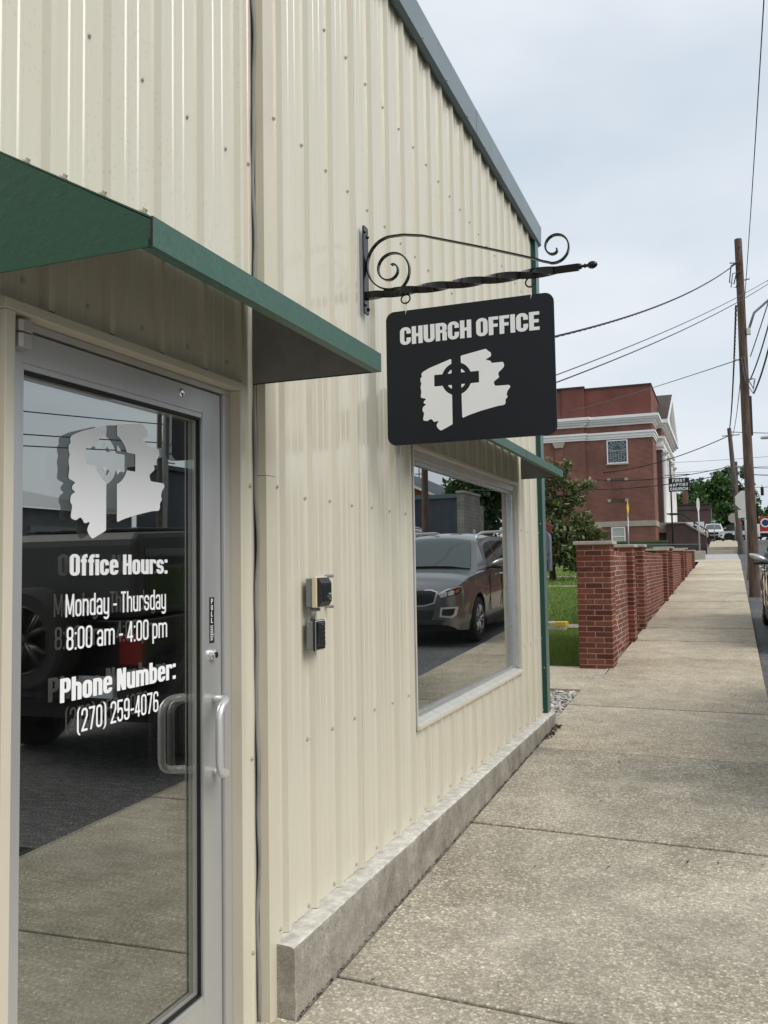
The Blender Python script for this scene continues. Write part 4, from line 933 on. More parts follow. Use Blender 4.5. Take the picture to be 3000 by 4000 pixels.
MG = [(-3.2, 27, 2.55, .36, .4, .42), (-2.75, 26.8, 2.35, .30, .34, .30), (-2.25, 26.9, 2.35, .26, .3, .22), (-3.3, 27.1, 2.9, .25, .25, .3), (-2.85, 26.9, 2.95, .2, .2, .25), (-3.6, 27, 1.85, .45, .5, .36), (-3.05, 27, 1.75, .42, .5, .36), (-2.55, 26.8, 1.95, .26, .32, .24), (-2.55, 26.9, 1.35, .45, .5, .24),
      (-3.5, 27, 1.1, .55, .6, .45), (-2.9, 26.7, .95, .55, .6, .42), (-2.35, 26.9, .95, .42, .5, .26), (-3.3, 26.9, .5, .6, .65, .45), (-2.7, 26.7, .35, .55, .6, .42), (-1.95, 26.9, .78, .28, .3, .25), (-2.2, 26.9, .55, .36, .4, .3), (-3.9, 27, 2.3, .5, .5, .5), (-4.3, 27, 1.4, .6, .6, .8), (-3.5, 26.9, .15, .6, .6, .3), (-2.6, 26.9, -.05, .5, .5, .25), (-4.2, 27, .5, .6, .6, .6)]
mg = tree((-3.40, 27, zw(27)-.03), 3.6, MG, 9000, .175, M_LEAF1, M_BARK, 'magnolia tree with glossy dark leaves and white blooms on the lawn', .10, 'magnolia_tree', .42, 12, .9)
fm = {}
for nm, c in (('white', (.78, .76, .68)), ('orange', (.55, .17, .04))): fm[nm] = mat('petal_'+nm, c, .6)
for x, y, z, nm in ((-3.36, 26.4, 3.2, 'white'), (-2.5, 26.3, 2.75, 'orange'), (-2.35, 26.3, 1.95, 'white'), (-2.2, 26.3, 1.5, 'white'), (-1.9, 26.4, 1.02, 'white'), (-3.15, 26.2, .22, 'orange'), (-2.9, 26.2, .5, 'white'), (-2.8, 26.3, 1.75, 'white')):
    b = MB()
    for k in range(7):
        a = k*.9; d = Vector((math.cos(a), math.sin(a), .35)).normalized(); s_ = Vector((-math.sin(a), math.cos(a), 0)); c = Vector((x, y, z))
        b.add([c, c+d*.05+s_*.035, c+d*.10+Vector((0, 0, .02)), c+d*.05-s_*.035], [(0, 1, 2, 3)])
    b.build('flower', fm[nm], mg)
tree((1.0, 165, 3.2), 14, clumps(-.2, 165, 9.4, 5.4, 5, 5.2, 30)+clumps(2.2, 166, 14.6, 2.8, 2.5, 2.6, 10), 14000, .75, M_LEAF2, M_BARK, 'big round green tree beyond the dark brick building', .4)
tree((-6.0, 150, 3.0), 9, clumps(-4.3, 150, 8.6, 3.6, 4, 3.4, 18), 7000, .7, M_LEAF2, M_BARK, 'pale green tree to the left of the brick chimney', .3)
tree((5.6, 170, 3.2), 13, clumps(5.2, 170, 11, 3.4, 4, 5.2, 20)+clumps(6.0, 170, 8, 3.4, 4, 3.6, 10), 6000, .75, M_LEAF3, M_BARK, 'tall darker green tree behind the leaning utility pole', .4)
tree((0.8, 140, 3.0), 6, clumps(1.0, 140, 5.4, 4.4, 3, 2.8, 18), 8000, .6, M_LEAF2, M_BARK, 'low bushy tree beside the street name sign', .25)
tree((13.6, 185, 3.4), 9, clumps(13.2, 185, 8.0, 3.6, 4, 3.6, 14), 4000, .8, M_LEAF3, M_BARK, 'dark round tree above the red truck', .35)
hz = empty('distant_trees', (0, 260, 3)); cl = []
for x in np.arange(-90, 140, 9): cl += clumps(float(x), 260+random.uniform(-10, 10), 5.5+random.uniform(-1, 1.0), 7, 6, 3.6, 4, .5)
quad_mesh('tree_mass', leaf_cloud(16000, cl, 1.5, .7), M_LEAF3, parent=hz); tag(hz, 'far line of trees closing the end of the street', 'trees', kind='stuff')

# ------------------------------------------------------------------ church
CH = empty('brick_church', (-10, 64, 1.0), label='red brick church with white cornices, columned portico and stained glass window', cat='church')
CX = -2.42; Y0 = 58.0
def bx(name, m, *q, parent=CH, bevel=0, **k): return MB().box(*q).build(name, m, parent, bevel=bevel, **k)
def two(name, ms, mx, x0, x1, y0, y1, z0, z1):
    """block with side-mapped bricks on its y faces and front-mapped bricks on its x faces"""
    a = MB(); a.add([(x0, y0, z0), (x1, y0, z0), (x1, y0, z1), (x0, y0, z1), (x0, y1, z0), (x1, y1, z0), (x1, y1, z1), (x0, y1, z1)], [(0, 1, 2, 3), (5, 4, 7, 6), (3, 2, 6, 7)])
    a.build(name, ms, CH); b = MB(); b.add([(x1, y0, z0), (x1, y1, z0), (x1, y1, z1), (x1, y0, z1)], [(0, 1, 2, 3)]); b.build(name+'_front', mx, CH)
two('wall', M_CHB, M_CHBX, -26, CX, Y0, 82, -.2, 9.2)
two('pavilion_wall', M_CHB, M_CHBX, -6.70, CX, Y0-.22, Y0+.0, 2.67, 9.19) if 0 else None
two('wing_wall', M_CHB, M_CHBX, -26, -6.69, Y0-.22, Y0-.002, -.2, 8.9)
two('pilaster', M_CHB, M_CHBX, -8.14, -6.70, Y0-.34, Y0-.222, 2.67, 7.6) if 0 else None
two('parapet', M_PAR, M_PARX, -26, CX-.02, Y0+.10, 81.5, 9.5, 11.42)
two('parapet_wing', M_PAR, M_PARX, -26, -6.68, Y0-.14, Y0+.098, 9.5, 11.50)
two('parapet_pilaster', M_PAR, M_PARX, -8.1, -6.66, Y0-.20, Y0-.142, 9.5, 11.52)
bx('coping', M_ROOF, -26, CX+.03, Y0+.04, 81.6, 11.421, 11.53); bx('coping', M_ROOF, -26, -6.6, Y0-.26, Y0+.039, 11.525, 11.63)
M_WH = M_WHITE
def band(z0, z1, steps, xe, ye, xs=-26.0, yend=82.0, name='cornice'):
    """moulded band wrapping the near side and the street front"""
    P = steps; b = MB()
    for (za, zb, pr) in P:
        b.box(xs, xe+pr, ye-pr, ye+.01, za, zb); b.box(xe-.01, xe+pr, ye+.0102, yend, za, zb)
    return b.build(name, M_WH, CH)
CO = [(8.90, 9.04, .10), (9.041, 9.20, .20), (9.201, 9.32, .34), (9.321, 9.50, .44)]
band(0, 0, CO, CX, Y0, yend=61.0); band(0, 0, [(a+.002, b_+.002, p) for a, b_, p in CO], -6.69, Y0-.225, yend=Y0-.24)
BN = [(8.02, 8.16, .07), (8.161, 8.34, .12), (8.341, 8.47, .19)]
band(0, 0, BN, CX, Y0, yend=61.0, name='belt_course'); band(0, 0, [(a+.002, b_+.002, p) for a, b_, p in BN], -6.69, Y0-.225, yend=Y0-.24, name='belt_course')
for k in range(30): bx('dentil', M_WH, -6.4+.135*k, -6.4+.135*k+.075, Y0-.27, Y0-.201, 9.075, 9.199)
for k in range(18): bx('dentil', M_WH, -9.2+.135*k, -9.2+.135*k+.075, Y0-.5, Y0-.427, 9.077, 9.201)
bx('stone_course', M_STONE, -26, CX+.03, Y0-.06, Y0-.001, 2.30, 2.66) if 0 else bx('stone_course', M_STONE, -6.68, CX+.03, Y0-.05, Y0+.02, 2.31, 2.66)
bx('stone_course', M_STONE, -26, -6.685, Y0-.28, Y0-.21, 2.312, 2.662); bx('stone_course', M_STONE, CX, CX+.05, Y0+.021, 61, 2.31, 2.66)
cb = MB(); cb.prism([(-8.78, 7.98), (-7.95, 7.98), (-8.1, 7.62), (-8.62, 7.62)], 'y', Y0-.40, Y0-.222); cb.build('corbel', M_STONE, CH)
two('pilaster_shaft', M_CHB, M_CHBX, -8.62, -8.1, Y0-.32, Y0-.223, 2.67, 7.62)
def cwin(x0, x1, z0, z1, y, stained):
    f = MB(); t = .07; f.box(x0, x0+t, y-.06, y+.1, z0, z1); f.box(x1-t, x1, y-.06, y+.1, z0, z1); f.box(x0+t+.001, x1-t-.001, y-.06, y+.1, z1-t, z1); f.box(x0+t+.001, x1-t-.001, y-.06, y+.1, z0, z0+t)
    if not stained: f.box(x0+t+.001, x1-t-.001, y-.05, y+.05, (z0+z1)/2-.03, (z0+z1)/2+.03)
    W = f.build('window', M_WH, CH); MB().box(x0-.07, x1+.07, y-.13, y-.0605, z0-.09, z0-.001).build('sill', M_STONE, W)
    if stained:
        m = mat('stained_glass', (.035, .055, .075), .15, var=(6, .6))
        MB().box(x0+t, x1-t, y-.025, y-.005, z0+t, z1-t).build('pane', m, W)
        lead = mat('lead_came', (.33, .36, .37), .6); b = MB(); cx = (x0+x1)/2; w_ = x1-x0-2*t; zb = z0+t; zc = z0+(z1-z0)*.55
        for r in (.30, .42, .56): 
            for k in range(16):
                a0, a1 = math.pi*k/16, math.pi*(k+1)/16; 
                b.tube([(cx+w_*r*math.cos(a0)*.9, y-.032, zc+w_*r*math.sin(a0)), (cx+w_*r*math.cos(a1)*.9, y-.032, zc+w_*r*math.sin(a1))], .014, 4)
        for k in range(9): 
            a0 = math.pi*(k+.5)/9; b.tube([(cx+w_*.30*math.cos(a0)*.9, y-.032, zc+w_*.30*math.sin(a0)), (cx+w_*.62*math.cos(a0)*.9, y-.032, min(z1-t, zc+w_*.62*math.sin(a0)))], .013, 4)
        b.box(x0+t, x1-t, y-.05, y-.0255, zc-.02, zc+.02)
        xx = x0+t
        for k in range(7):
            xx = x0+t+w_*k/7+random.uniform(-.02, .02); b.box(xx-.011, xx+.011, y-.046, y-.0255, zb, zc)
            for q in range(5): zz = zb+(zc-zb)*(q+random.random())/5; b.box(xx+.0115, xx+w_/7-.02, y-.044, y-.0255, zz-.011, zz+.011)
        b.build('leading', lead, W)
    else:
        MB().box(x0+t, x1-t, y-.025, y-.005, z0+t, z1-t).build('pane', mat('blind_glass', (.42, .43, .38), .25), W)
cwin(-5.30, -3.98, 6.42, 7.96, Y0, True); cwin(-5.18, -4.30, 1.05, 2.28, Y0, False)
hd = MB()
for k in range(17): hd.box(-5.34+.083*k, -5.34+.083*k+.072, Y0-.015, Y0+.02, 7.975, 8.015+.0)
hd.build('soldier_course', mat('soldier_brick', (.14, .045, .035), .85), CH)
bx('brick_panel_band', M_DKB, -5.12, -4.25, Y0-.03, Y0, 5.28, 5.46); bx('brick_panel_band', M_DKB, -5.12, -4.25, Y0-.03, Y0, 3.92, 4.10)
for x, z in ((-5.34, 5.28), (-4.24, 5.28), (-5.34, 3.92), (-4.24, 3.92)): bx('stone_block', M_STONE, x, x+.2, Y0-.04, Y0, z, z+.19)
for k in range(7): bx('relief_rib', mat('rib_brick', (.24, .12, .07), .85) if k == 0 else bpy.data.materials['rib_brick'], -4.98+.1*k, -4.94+.1*k, Y0-.035, Y0, 4.12, 5.26)
# portico
PY0, PY1, PX = 61.3, 75.2, -2.10
two('portico_pier', M_DKB, M_DKBX, -2.9, PX, PY0, PY0+.9, 2.6, 7.55); two('portico_pier', M_DKB, M_DKBX, -2.9, PX, PY1-.9, PY1, 2.6, 7.55)
bx('pier_base', M_STONE, -2.9, PX+.1, PY0-.08, PY0+.95, 2.3, 2.62); bx('pier_base', M_STONE, -2.9, PX+.2, PY0-.14, PY0+1.0, 1.95, 2.298)
two('portico_floor', M_DKB, M_DKBX, -2.9, PX+.15, PY0+.0, PY1, .3, 2.44)
for (za, zb, p) in ((7.55, 7.75, .10), (7.751, 7.95, .18), (7.951, 8.30, .10), (8.301, 8.45, .26)): bx('entablature', M_WH, -2.9, PX+p, PY0-p, PY1+p, za, zb)
two('frieze', M_CHB, M_CHBX, -2.9, PX+.05, PY0-.05, PY1+.05, 8.451, 9.0)
for (za, zb, p) in ((9.001, 9.15, .20), (9.151, 9.30, .36), (9.301, 9.55, .52)): bx('portico_cornice', M_WH, -2.9, PX+p, PY0-p, PY1+p, za, zb)
ym = (PY0+PY1)/2; pd = MB(); e0, e1, za, zt = PY0-.5, PY1+.5, 9.552, 12.5
pd.prism([(e0+.6, za), (e1-.6, za), (ym, zt-.35)], 'x', PX-.2, PX+.18); pd.build('pediment', M_WH, CH)
rk = MB()
for s, ya, yb2 in ((1, e0, ym), (-1, e1, ym)): rk.add([(PX-.4, ya, za), (PX+.52, ya, za), (PX+.52, yb2, zt), (PX-.4, yb2, zt), (PX-.4, ya+s*1.1, za), (PX+.52, ya+s*1.1, za), (PX+.52, yb2, zt-.5), (PX-.4, yb2, zt-.5)], [(0, 1, 2, 3), (1, 5, 6, 2), (5, 4, 7, 6)])
rk.build('raking_cornice', M_WH, CH)
rf = MB()
for ya in (e0, e1): rf.add([(-4.0, ya, za+.03), (PX+.50, ya, za+.03), (PX+.50, ym, zt+.03), (-4.0, ym, zt+.03)], [(0, 1, 2, 3)])
rf.build('portico_roof', M_ROOF, CH)
for y in (62.75, 66.2, 70.3, 73.7):
    c = MB(); c.lathe([(.40, 2.45), (.40, 2.55), (.34, 2.62), (.30, 2.70), (.31, 4.5), (.265, 7.1), (.29, 7.14), (.265, 7.2), (.30, 7.3), (.40, 7.5), (.40, 7.548)], (PX+.0, y, 0), 'z', 20); C_ = c.build('column', M_WH, CH, smooth=True, auto=40)
    MB().box(PX-.42, PX+.42, y-.42, y+.42, 7.46, 7.547).build('capital', M_WH, C_); MB().box(PX-.42, PX+.42, y-.42, y+.42, 2.442, 2.50).build('column_base', M_WH, C_)
# front steps with sloping cheek wall and rail
ck = MB(); ck.prism([(-1.95, .3), (.54, .3), (.54, 1.62), (.40, 1.72), (-.78, 2.52), (-1.95, 2.52)], 'y', PY0-.45, PY0-.05); CK = ck.build('cheek_wall', M_DKB, CH)
cc_ = MB(); cc_.prism([(-1.98, 2.521), (-.76, 2.521), (.44, 1.71), (.58, 1.62), (.58, 1.70), (.46, 1.80), (-.74, 2.61), (-1.98, 2.61)], 'y', PY0-.52, PY0+.0); cc_.build('cheek_coping', M_STONE, CH)
for k in range(9): bx('stair_tread', M_CONC3, -1.94, .2-.24*k, PY0-.04, PY1-3, .9+.17*k-.17*(k > 0), .9+.17*(k+1)-.001 if k else 1.07)
for k in range(3):
    y = PY0-.3+.9*k; b = MB(); b.tube([(-1.9, y, 3.2), (-1.0, y, 3.2), (.62, y, 2.02), (.70, y, 1.9), (.70, y, 1.0)], .028, 6)
    for q in range(3): b.tube([(-.9+.7*q, y, 3.13-.51*q), (-.9+.7*q, y, 2.2-.5*q)], .022, 6)
    b.build('hand_rail', M_BLACKM, CH, smooth=True)
# hedge-green retaining wall and pipe rail near the side street
gw = empty('retaining_wall', (-3, 51, .4), label='low green stained retaining wall in front of the church', cat='wall')
M_MOSS = mat('mossy_concrete', (.085, .11, .055), .9, var=(4, .35), bmp=(30, .4)); MB().box(-7.5, -1.45, 52, 52.4, -.1, 1.12).build('wall_body', M_MOSS, gw); MB().box(-7.55, -1.40, 51.95, 52.45, 1.121, 1.22).build('wall_cap', M_MOSS, gw)
dk = empty('church_terrace', (-2, 57, .4)); tag(dk, 'dark concrete terrace edge beside the church steps', 'wall')
MB().box(-7, .70, 53.5, 57.9, -.1, .62).build('terrace_body', mat('dark_concrete', (.10, .095, .085), .9, var=(3, .3)), dk)
pr_ = empty('pipe_rail', (-1, 48, .5), label='thin green pipe rail along the side street', cat='railing'); b = MB(); b.tube([(-3.2, 51.2, 1.0), (.42, 51.2, .92)], .03, 6)
for x in (-3.1, -1.4, .3): b.tube([(x, 51.2, .2), (x, 51.2, .97)], .025, 6)
b.build('rail_pipe', mat('rail_green', (.10, .16, .13), .5), pr_)
bk = empty('sign_footing', (.45, 45.8, .2), label='gray concrete footing block under the edge-on road sign', cat='footing'); MB().box(.16, .72, 44.7, 45.6, -.1, .50).build('footing_block', M_STONE, bk, bevel=.03)

# ------------------------------------------------------------------ signs
def post(name, x, y, z0, z1, m, r, label, cat): 
    e_ = empty(name, (x, y, z0), label=label, cat=cat); MB().tube([(x, y, z0), (x, y, z1)], r, 8).build('post', m, e_, smooth=True); return e_
fs = post('church_sign', -1.31, 56, .55, 6.2, M_BLKP, .05, 'black church name sign reading FIRST BAPTIST CHURCH on a tall post', 'sign')
MB().tube([(-1.65, 56, 5.30), (-.2, 56, 5.30)], .025, 6).build('arm', M_BLKP, fs); MB().box(-1.43, -.24, 55.95, 56.02, 4.27, 5.10).build('board', M_SIGNB, fs)
for x in (-1.25, -.4): MB().tube([(x, 55.985, 5.09), (x, 55.985, 5.31)], .015, 5).build('hanger', M_BLKP, fs)
for i, (t, wd) in enumerate((('FIRST', .74), ('BAPTIST', 1.06), ('CHURCH', 1.02))):
    text(t, wd, .185, lambda u, v, i=i, wd=wd: (-.835-wd/2+u, 55.945, 4.845-.255*i+v), 'lettering', M_VINYL, fs, W=.62, s=.17, h=.16, gap=.20, step=.03)
def octagon(x, y, z, r, th, rz, m, parent, name):
    P = [(r*math.cos(R_(22.5+45*k)), r*math.sin(R_(22.5+45*k))) for k in range(8)]; b = MB(); b.prism(P, 'y', -th, th); 
    o = b.build(name, m, parent); o.location = (x, y, z); o.rotation_euler = (0, 0, rz); keep(o, parent); return o
M_SB = mat('sign_back', (.62, .62, .58), .5, .2, var=(6, .06))
s1 = post('stop_sign', 2.19, 29.0, zr(29), 2.1, M_STEEL, .032, 'pale back of an octagonal road sign half hidden by the near utility pole', 'road sign')
octagon(2.22, 28.95, 1.85, .325, .003, 0, M_SB, s1, 'sign_plate'); MB().box(1.99, 2.45, 28.947, 28.952, 1.31, 1.555).build('lower_plate', M_SB, s1)
s2 = post('edge_on_road_sign', .45, 46, .3, 2.7, M_STEEL, .035, 'gray octagonal road sign seen nearly edge-on above a concrete block', 'road sign'); octagon(.45, 45.95, 2.81, .36, .004, R_(79), M_SB, s2, 'sign_plate')
s3 = post('yellow_road_sign', -2.76, 44, .1, 2.4, M_STEEL, .03, 'narrow yellow road sign seen edge-on in front of the church', 'road sign')
o = MB().prism([(0, -.38), (.27, 0), (0, .38), (-.27, 0)], 'y', -.004, .004).build('sign_plate', M_YEL, s3); o.location = (-2.74, 43.95, 2.64); o.rotation_euler = (0, 0, R_(83)); keep(o, s3)
s4 = post('street_name_sign', .85, 88, 1.8, 3.9, M_STEEL, .035, 'green street name sign beside the parked cars', 'street sign'); MB().box(.50, 1.10, 87.98, 88.02, 3.62, 3.88).build('name_plate', mat('sign_green', (.02, .20, .12), .4), s4); MB().box(.60, 1.0, 87.975, 87.979, 3.71, 3.78).build('name_print', M_VINYL, s4)
s5 = post('far_stop_sign', 2.5, 75, 1.3, 3.6, M_STEEL, .035, 'small pale octagonal sign back behind the leaning utility pole', 'road sign'); octagon(2.38, 74.9, 3.4, .42, .004, R_(-25), M_SB, s5, 'sign_plate')

# ------------------------------------------------------------------ utility poles and cables
def upole(x, y, z0, z1, lx_, r, m, label, name='utility_pole'):
    e_ = empty(name, (x, y, z0), label=label, cat='utility pole'); n = 14
    b = MB(); pts = [(x+lx_*t+.006*math.sin(t*9), y+.004*math.sin(t*14), z0-.3+(z1-z0+.3)*t) for t in np.linspace(0, 1, n)]
    b.tube(pts, [r*(1.04-.34*k/(n-1)) for k in range(n)], 14); b.build('shaft', m, e_, smooth=True, auto=50); return e_, pts
p1, pp = upole(2.178, 22.6, -.79, 7.84, -.045, .122, M_POLE, 'tall reddish wooden utility pole at the kerb beside the parked SUV')
for z, s in ((7.25, -1), (6.8, 1), (4.85, -1), (4.35, 1)):
    MB().tube([(2.14, 22.6, z), (2.14+s*.22, 22.58, z+.02)], .018, 6).build('cable_bracket', M_STEEL, p1)
for z in (7.6, 7.2, 6.5, 6.3, 2.9, 1.7): MB().lathe([(0, -.012), (.018, -.012), (.022, -.002), (.022, .01)], (2.15+random.uniform(-.03, .03), 22.505, z), 'y', 8).build('bolt', M_BLKP, p1)
MB().tube([(2.16, 22.5, 7.3), (1.95, 22.45, 7.15), (1.9, 22.45, 6.75), (2.0, 22.45, 6.7), (2.06, 22.47, 6.95), (2.1, 22.5, 7.0)], .014, 6).build('drip_loop', M_CABLE, p1, smooth=True)
MB().tube([(2.18, 22.5, 7.0), (1.98, 22.42, 6.95), (1.93, 22.42, 6.62), (2.04, 22.42, 6.6), (2.12, 22.5, 6.8)], .012, 6).build('drip_loop', M_CABLE, p1, smooth=True)
MB().box(2.25, 2.33, 22.5, 22.62, 5.05, 5.2).build('lamp_bracket', M_STEEL, p1) if 0 else MB().box(2.24, 2.33, 22.5, 22.62, 5.45, 5.60).build('junction_box', M_SB, p1)
MB().tube([(2.30, 22.55, 5.6), (2.42, 22.5, 5.95), (2.9, 22.3, 6.3), (3.5, 22.1, 6.55)], .03, 8).build('lamp_arm', M_STEEL, p1, smooth=True)
MB().tube([(2.10, 22.48, 4.9), (2.16, 22.46, 4.3), (2.32, 22.48, 4.0), (2.36, 22.5, 4.3)], .013, 6).build('drip_loop', M_CABLEG, p1, smooth=True)
MB().tube([(2.16, 22.47, 4.9), (2.2, 22.46, 4.4), (2.34, 22.48, 4.1), (2.38, 22.5, 4.35)], .013, 6).build('drip_loop', M_CABLEG, p1, smooth=True)
MB().box(2.24, 2.29, 22.55, 22.66, 3.0, 3.95).build('cable_riser', M_BLKP, p1)
p2, _ = upole(2.45, 50, .30, 7.1, -.38, .15, M_POLE2, 'gray leaning utility pole at the corner by the sidewalk steps')
for z in (6.7, 5.0): MB().tube([(1.7, 50, z), (2.6, 50, z+.02)], .03, 6).build('cable_bracket', M_STEEL, p2)
MB().tube([(2.05, 49.8, 3.5), (1.95, 49.8, 3.8), (2.1, 49.8, 4.0), (2.2, 49.8, 3.75), (2.1, 49.8, 3.5)], .02, 6).build('cable_coil', M_CABLE, p2); MB().lathe([(.152, 1.95), (.152, 2.02)], (2.37, 50, 0), 'z', 14).build('red_tag', mat('red_tag', (.5, .03, .02), .5), p2)
p3, _ = upole(2.62, 72, 1.1, 7.6, .08, .16, M_POLE2, 'thin dark utility pole just behind the leaning one')
p4, _ = upole(9.6, 33.5, -.5, 9.5, 0, .15, M_POLE, 'brown utility pole across the street reflected in the window')
p5, _ = upole(20.0, 30.2, -.6, 6.9, .0, .14, M_POLE2, 'short gray pole across the street reflected in the door')
p6, _ = upole(20.6, 31.2, -.6, 7.4, -.25, .17, mat('pole_pale', (.30, .29, .26), .8, var=(5, .2)), 'pale pole across the street reflected in the door')
for z in (5.4, 5.0, 4.6): MB().tube([(20.5, 31.1, z), (20.5, 32.0, z+.02)], .035, 6).build('cable_bracket', M_STEEL, p6)
MB().box(19.7, 19.95, 29.9, 30.1, 4.6, 5.0).build('transformer_box', M_STEEL, p5)
def cable(a, b, sag, r, label, m=M_CABLE, n=24):
    a, b = Vector(a), Vector(b); pts = []
    for i in range(n+1):
        t = i/n; p = a.lerp(b, t); p.z -= 4*sag*t*(1-t); pts.append(p)
    o = MB().tube(pts, r, 6).build('overhead_cable', m, None, smooth=True); return tag(o, label, 'cable', 'overhead cables')
def twisted(a, b, sag, r, label):
    a, b = Vector(a), Vector(b); e_ = empty('overhead_cable', a, label=label, cat='cable', group='overhead cables')
    for s in range(3):
        pts = []
        for i in range(221):
            t = i/220; p = a.lerp(b, t); p.z -= 4*sag*t*(1-t); th = t*2*math.pi*24+s*2.1; pts.append(p+Vector((math.cos(th)*r, 0, math.sin(th)*r)))
        MB().tube(pts, r*.8, 5).build('strand', M_CABLE, e_, smooth=True)
twisted((2.05, 22.5, 7.2), (-.30, 8.0, 2.05), .22, .0085, 'twisted black service cable running from the near pole down behind the sign')
cable((2.62, 20, 5.96), (-.35, 8.2, 1.66), .10, .006, 'upper thin cable of the pair crossing the sky right of the sign')
cable((2.62, 20, 5.88), (-.35, 8.25, 1.60), .12, .0075, 'lower cable of the pair crossing the sky right of the sign')
cable((2.05, 22.5, 4.85), (-8.0, 58.2, 10.1), .1, .012, 'thin cable from the near pole to the church parapet', M_CABLEG)
cable((2.056, 22.5, 4.84), (2.07, -12, 8.6), 1.07, .0065, 'cable overhead along the kerb at the top right edge')
twisted((2.03, 22.6, 6.2), (2.05, 50, 6.9), .6, .016, 'twisted cable from the near pole to the leaning pole')
cable((2.10, 22.6, 4.7), (2.12, 50, 6.6), .5, .012, 'thin straight cable between the near pole and the leaning pole', M_CABLEG)
cable((2.28, 22.5, 4.35), (2.84, 17, 5.9), .25, .015, 'thick bundled cable rising from the near pole to the right edge')
cable((2.34, 22.5, 4.0), (2.87, 17, 5.9), .35, .019, 'thickest drooping cable on the right side of the near pole')
cable((2.30, 22.5, 4.9), (2.85, 17, 5.93), .05, .012, 'thin cable above the bundles right of the near pole', M_CABLEG)
cable((2.05, 50, 6.7), (-5.6, 57.9, 5.85), .35, .026, 'dark cable sagging from the leaning pole across the church window')
cable((2.1, 50, 5.05), (-6, 57.8, 5.4), .3, .020, 'middle cable crossing the church wall below the window')
cable((2.1, 50, 4.7), (-6.5, 57.8, 4.8), .25, .024, 'lowest dark cable crossing the church wall')
cable((2.15, 50, 5.0), (14, 56, 5.6), .3, .02, 'cable from the leaning pole across the street at right'); cable((2.15, 50, 4.65), (14, 56, 5.0), .3, .024, 'lower cable from the leaning pole across the street at right')
cable((2.1, 50, 6.9), (13, 60, 7.8), .2, .02, 'high cable from the leaning pole across the street at right')
cable((2.7, 72, 5.6), (22, 76, 6.4), .3, .02, 'span cable carrying the traffic signal'); cable((-3, 70, 7.6), (20, 74, 9.2), .4, .014, 'faint high cable across the far sky', M_CABLEG); cable((-2, 66, 6.4), (18, 70, 8.0), .3, .014, 'faint lower cable across the far sky', M_CABLEG)
for k, z in enumerate((6.2, 5.4, 5.0)): cable((20.4, 31, z), (22, -22, z-3.2), .4, .022, ['top', 'middle', 'bottom'][k]+' cable across the street reflected in the door glass')
cable((9.6, 33.4, 4.6), (9.4, 80, 7), .3, .03, 'cable past the brown pole reflected in the window'); cable((9.6, 33.4, 5.2), (30, 70, 8), .3, .03, 'high cable from the brown pole reflected in the window')
p7, _ = upole(9.75, 4.0, zr(4)+.1, 8.6, 0, .14, M_POLE2, 'wooden utility pole across the street, out of the frame to the right')
cable((2.85, 17, 5.92), (9.75, 4.0, 7.8), .2, .024, 'span cable from the cable splice to the pole across the street'); cable((2.62, 20, 5.93), (2.85, 17, 5.92), .02, .012, 'short cable joining the crossing pair to the splice')
ts = empty('traffic_signal', (4.6, 75, 5.8), label='black three lamp traffic signal hanging over the far road', cat='traffic light'); MB().box(4.49, 4.72, 74.9, 75.1, 5.12, 5.80).build('housing', M_BLKP, ts, bevel=.02); MB().tube([(4.6, 75, 5.8), (4.6, 75, 5.98)], .02, 6).build('hanger', M_BLKP, ts)
for k in range(3): MB().lathe([(.085, 74.80), (.085, 74.899)], (4.605, 0, 5.24+.22*k), 'y', 12).build('visor', M_BLKP, ts)
sl_ = empty('street_light', (3.1, 33, 3.9), label='pale street lamp head at the right edge above the near car', cat='street light'); b = MB(); b.lathe([(.0, 0), (.10, .05), (.13, .2), (.12, .4), (.06, .55), (.035, .6), (.03, 1.6)], (0, 0, 0), 'x', 12)
o = b.build('lamp_head', M_SB, sl_, smooth=True); o.location = (2.74, 30, 3.88); o.scale = (1, 1, .5); o.rotation_euler = (0, R_(-4), 0); keep(o, sl_)

# ------------------------------------------------------------------ distant and opposite buildings
db = empty('dark_brick_building', (-2, 112, 2.4), label='low dark brown brick building with white shopfront beyond the church', cat='building')
MB().box(-9, .35, 112, 126, 2.0, 6.85).build('wall', M_DKB, db); MB().box(-9.1, .45, 111.9, 126.1, 6.851, 7.02).build('parapet_cap', M_ROOF, db); MB().box(-9, .36, 111.93, 111.999, 6.2, 6.3).build('string_course', M_ROOF, db)
MB().box(-3.6, -.45, 111.9, 111.97, 2.3, 4.75).build('shopfront', M_WHITE, db); MB().box(-1.7, -1.3, 111.85, 111.899, 2.5, 4.3).build('door', M_BLKP, db)
c2 = MB().box(-2.95, -2.35, 116, 116.7, 6.8, 8.9).build('chimney', M_CHB, db)
gb = empty('grey_metal_garage', (18, 50, 0), label='dark gray metal garage with a concrete block end wall, reflected in the window', cat='building')
gg = MB(); n = 60; vs_ = []
for i in range(n+1):
    x = 12.0+16*i/n; d = .0 if i % 2 else .03
    vs_ += [(x, 46.4-d, -.4), (x, 46.4-d, 3.72)]
gg.add(vs_, [(2*i, 2*i+2, 2*i+3, 2*i+1) for i in range(n)]); gg.build('metal_wall', M_DKMETAL, gb); MB().box(12.0, 28, 46.28, 46.44, 3.721, 3.95).build('eave_gutter', M_CORNER2, gb)
MB().box(11.6, 11.998, 46.2, 49.6, -.4, 3.98).build('block_wall', M_BLOCK, gb); MB().box(11.55, 12.05, 46.15, 49.65, 3.981, 4.10).build('coping', M_STONE, gb)
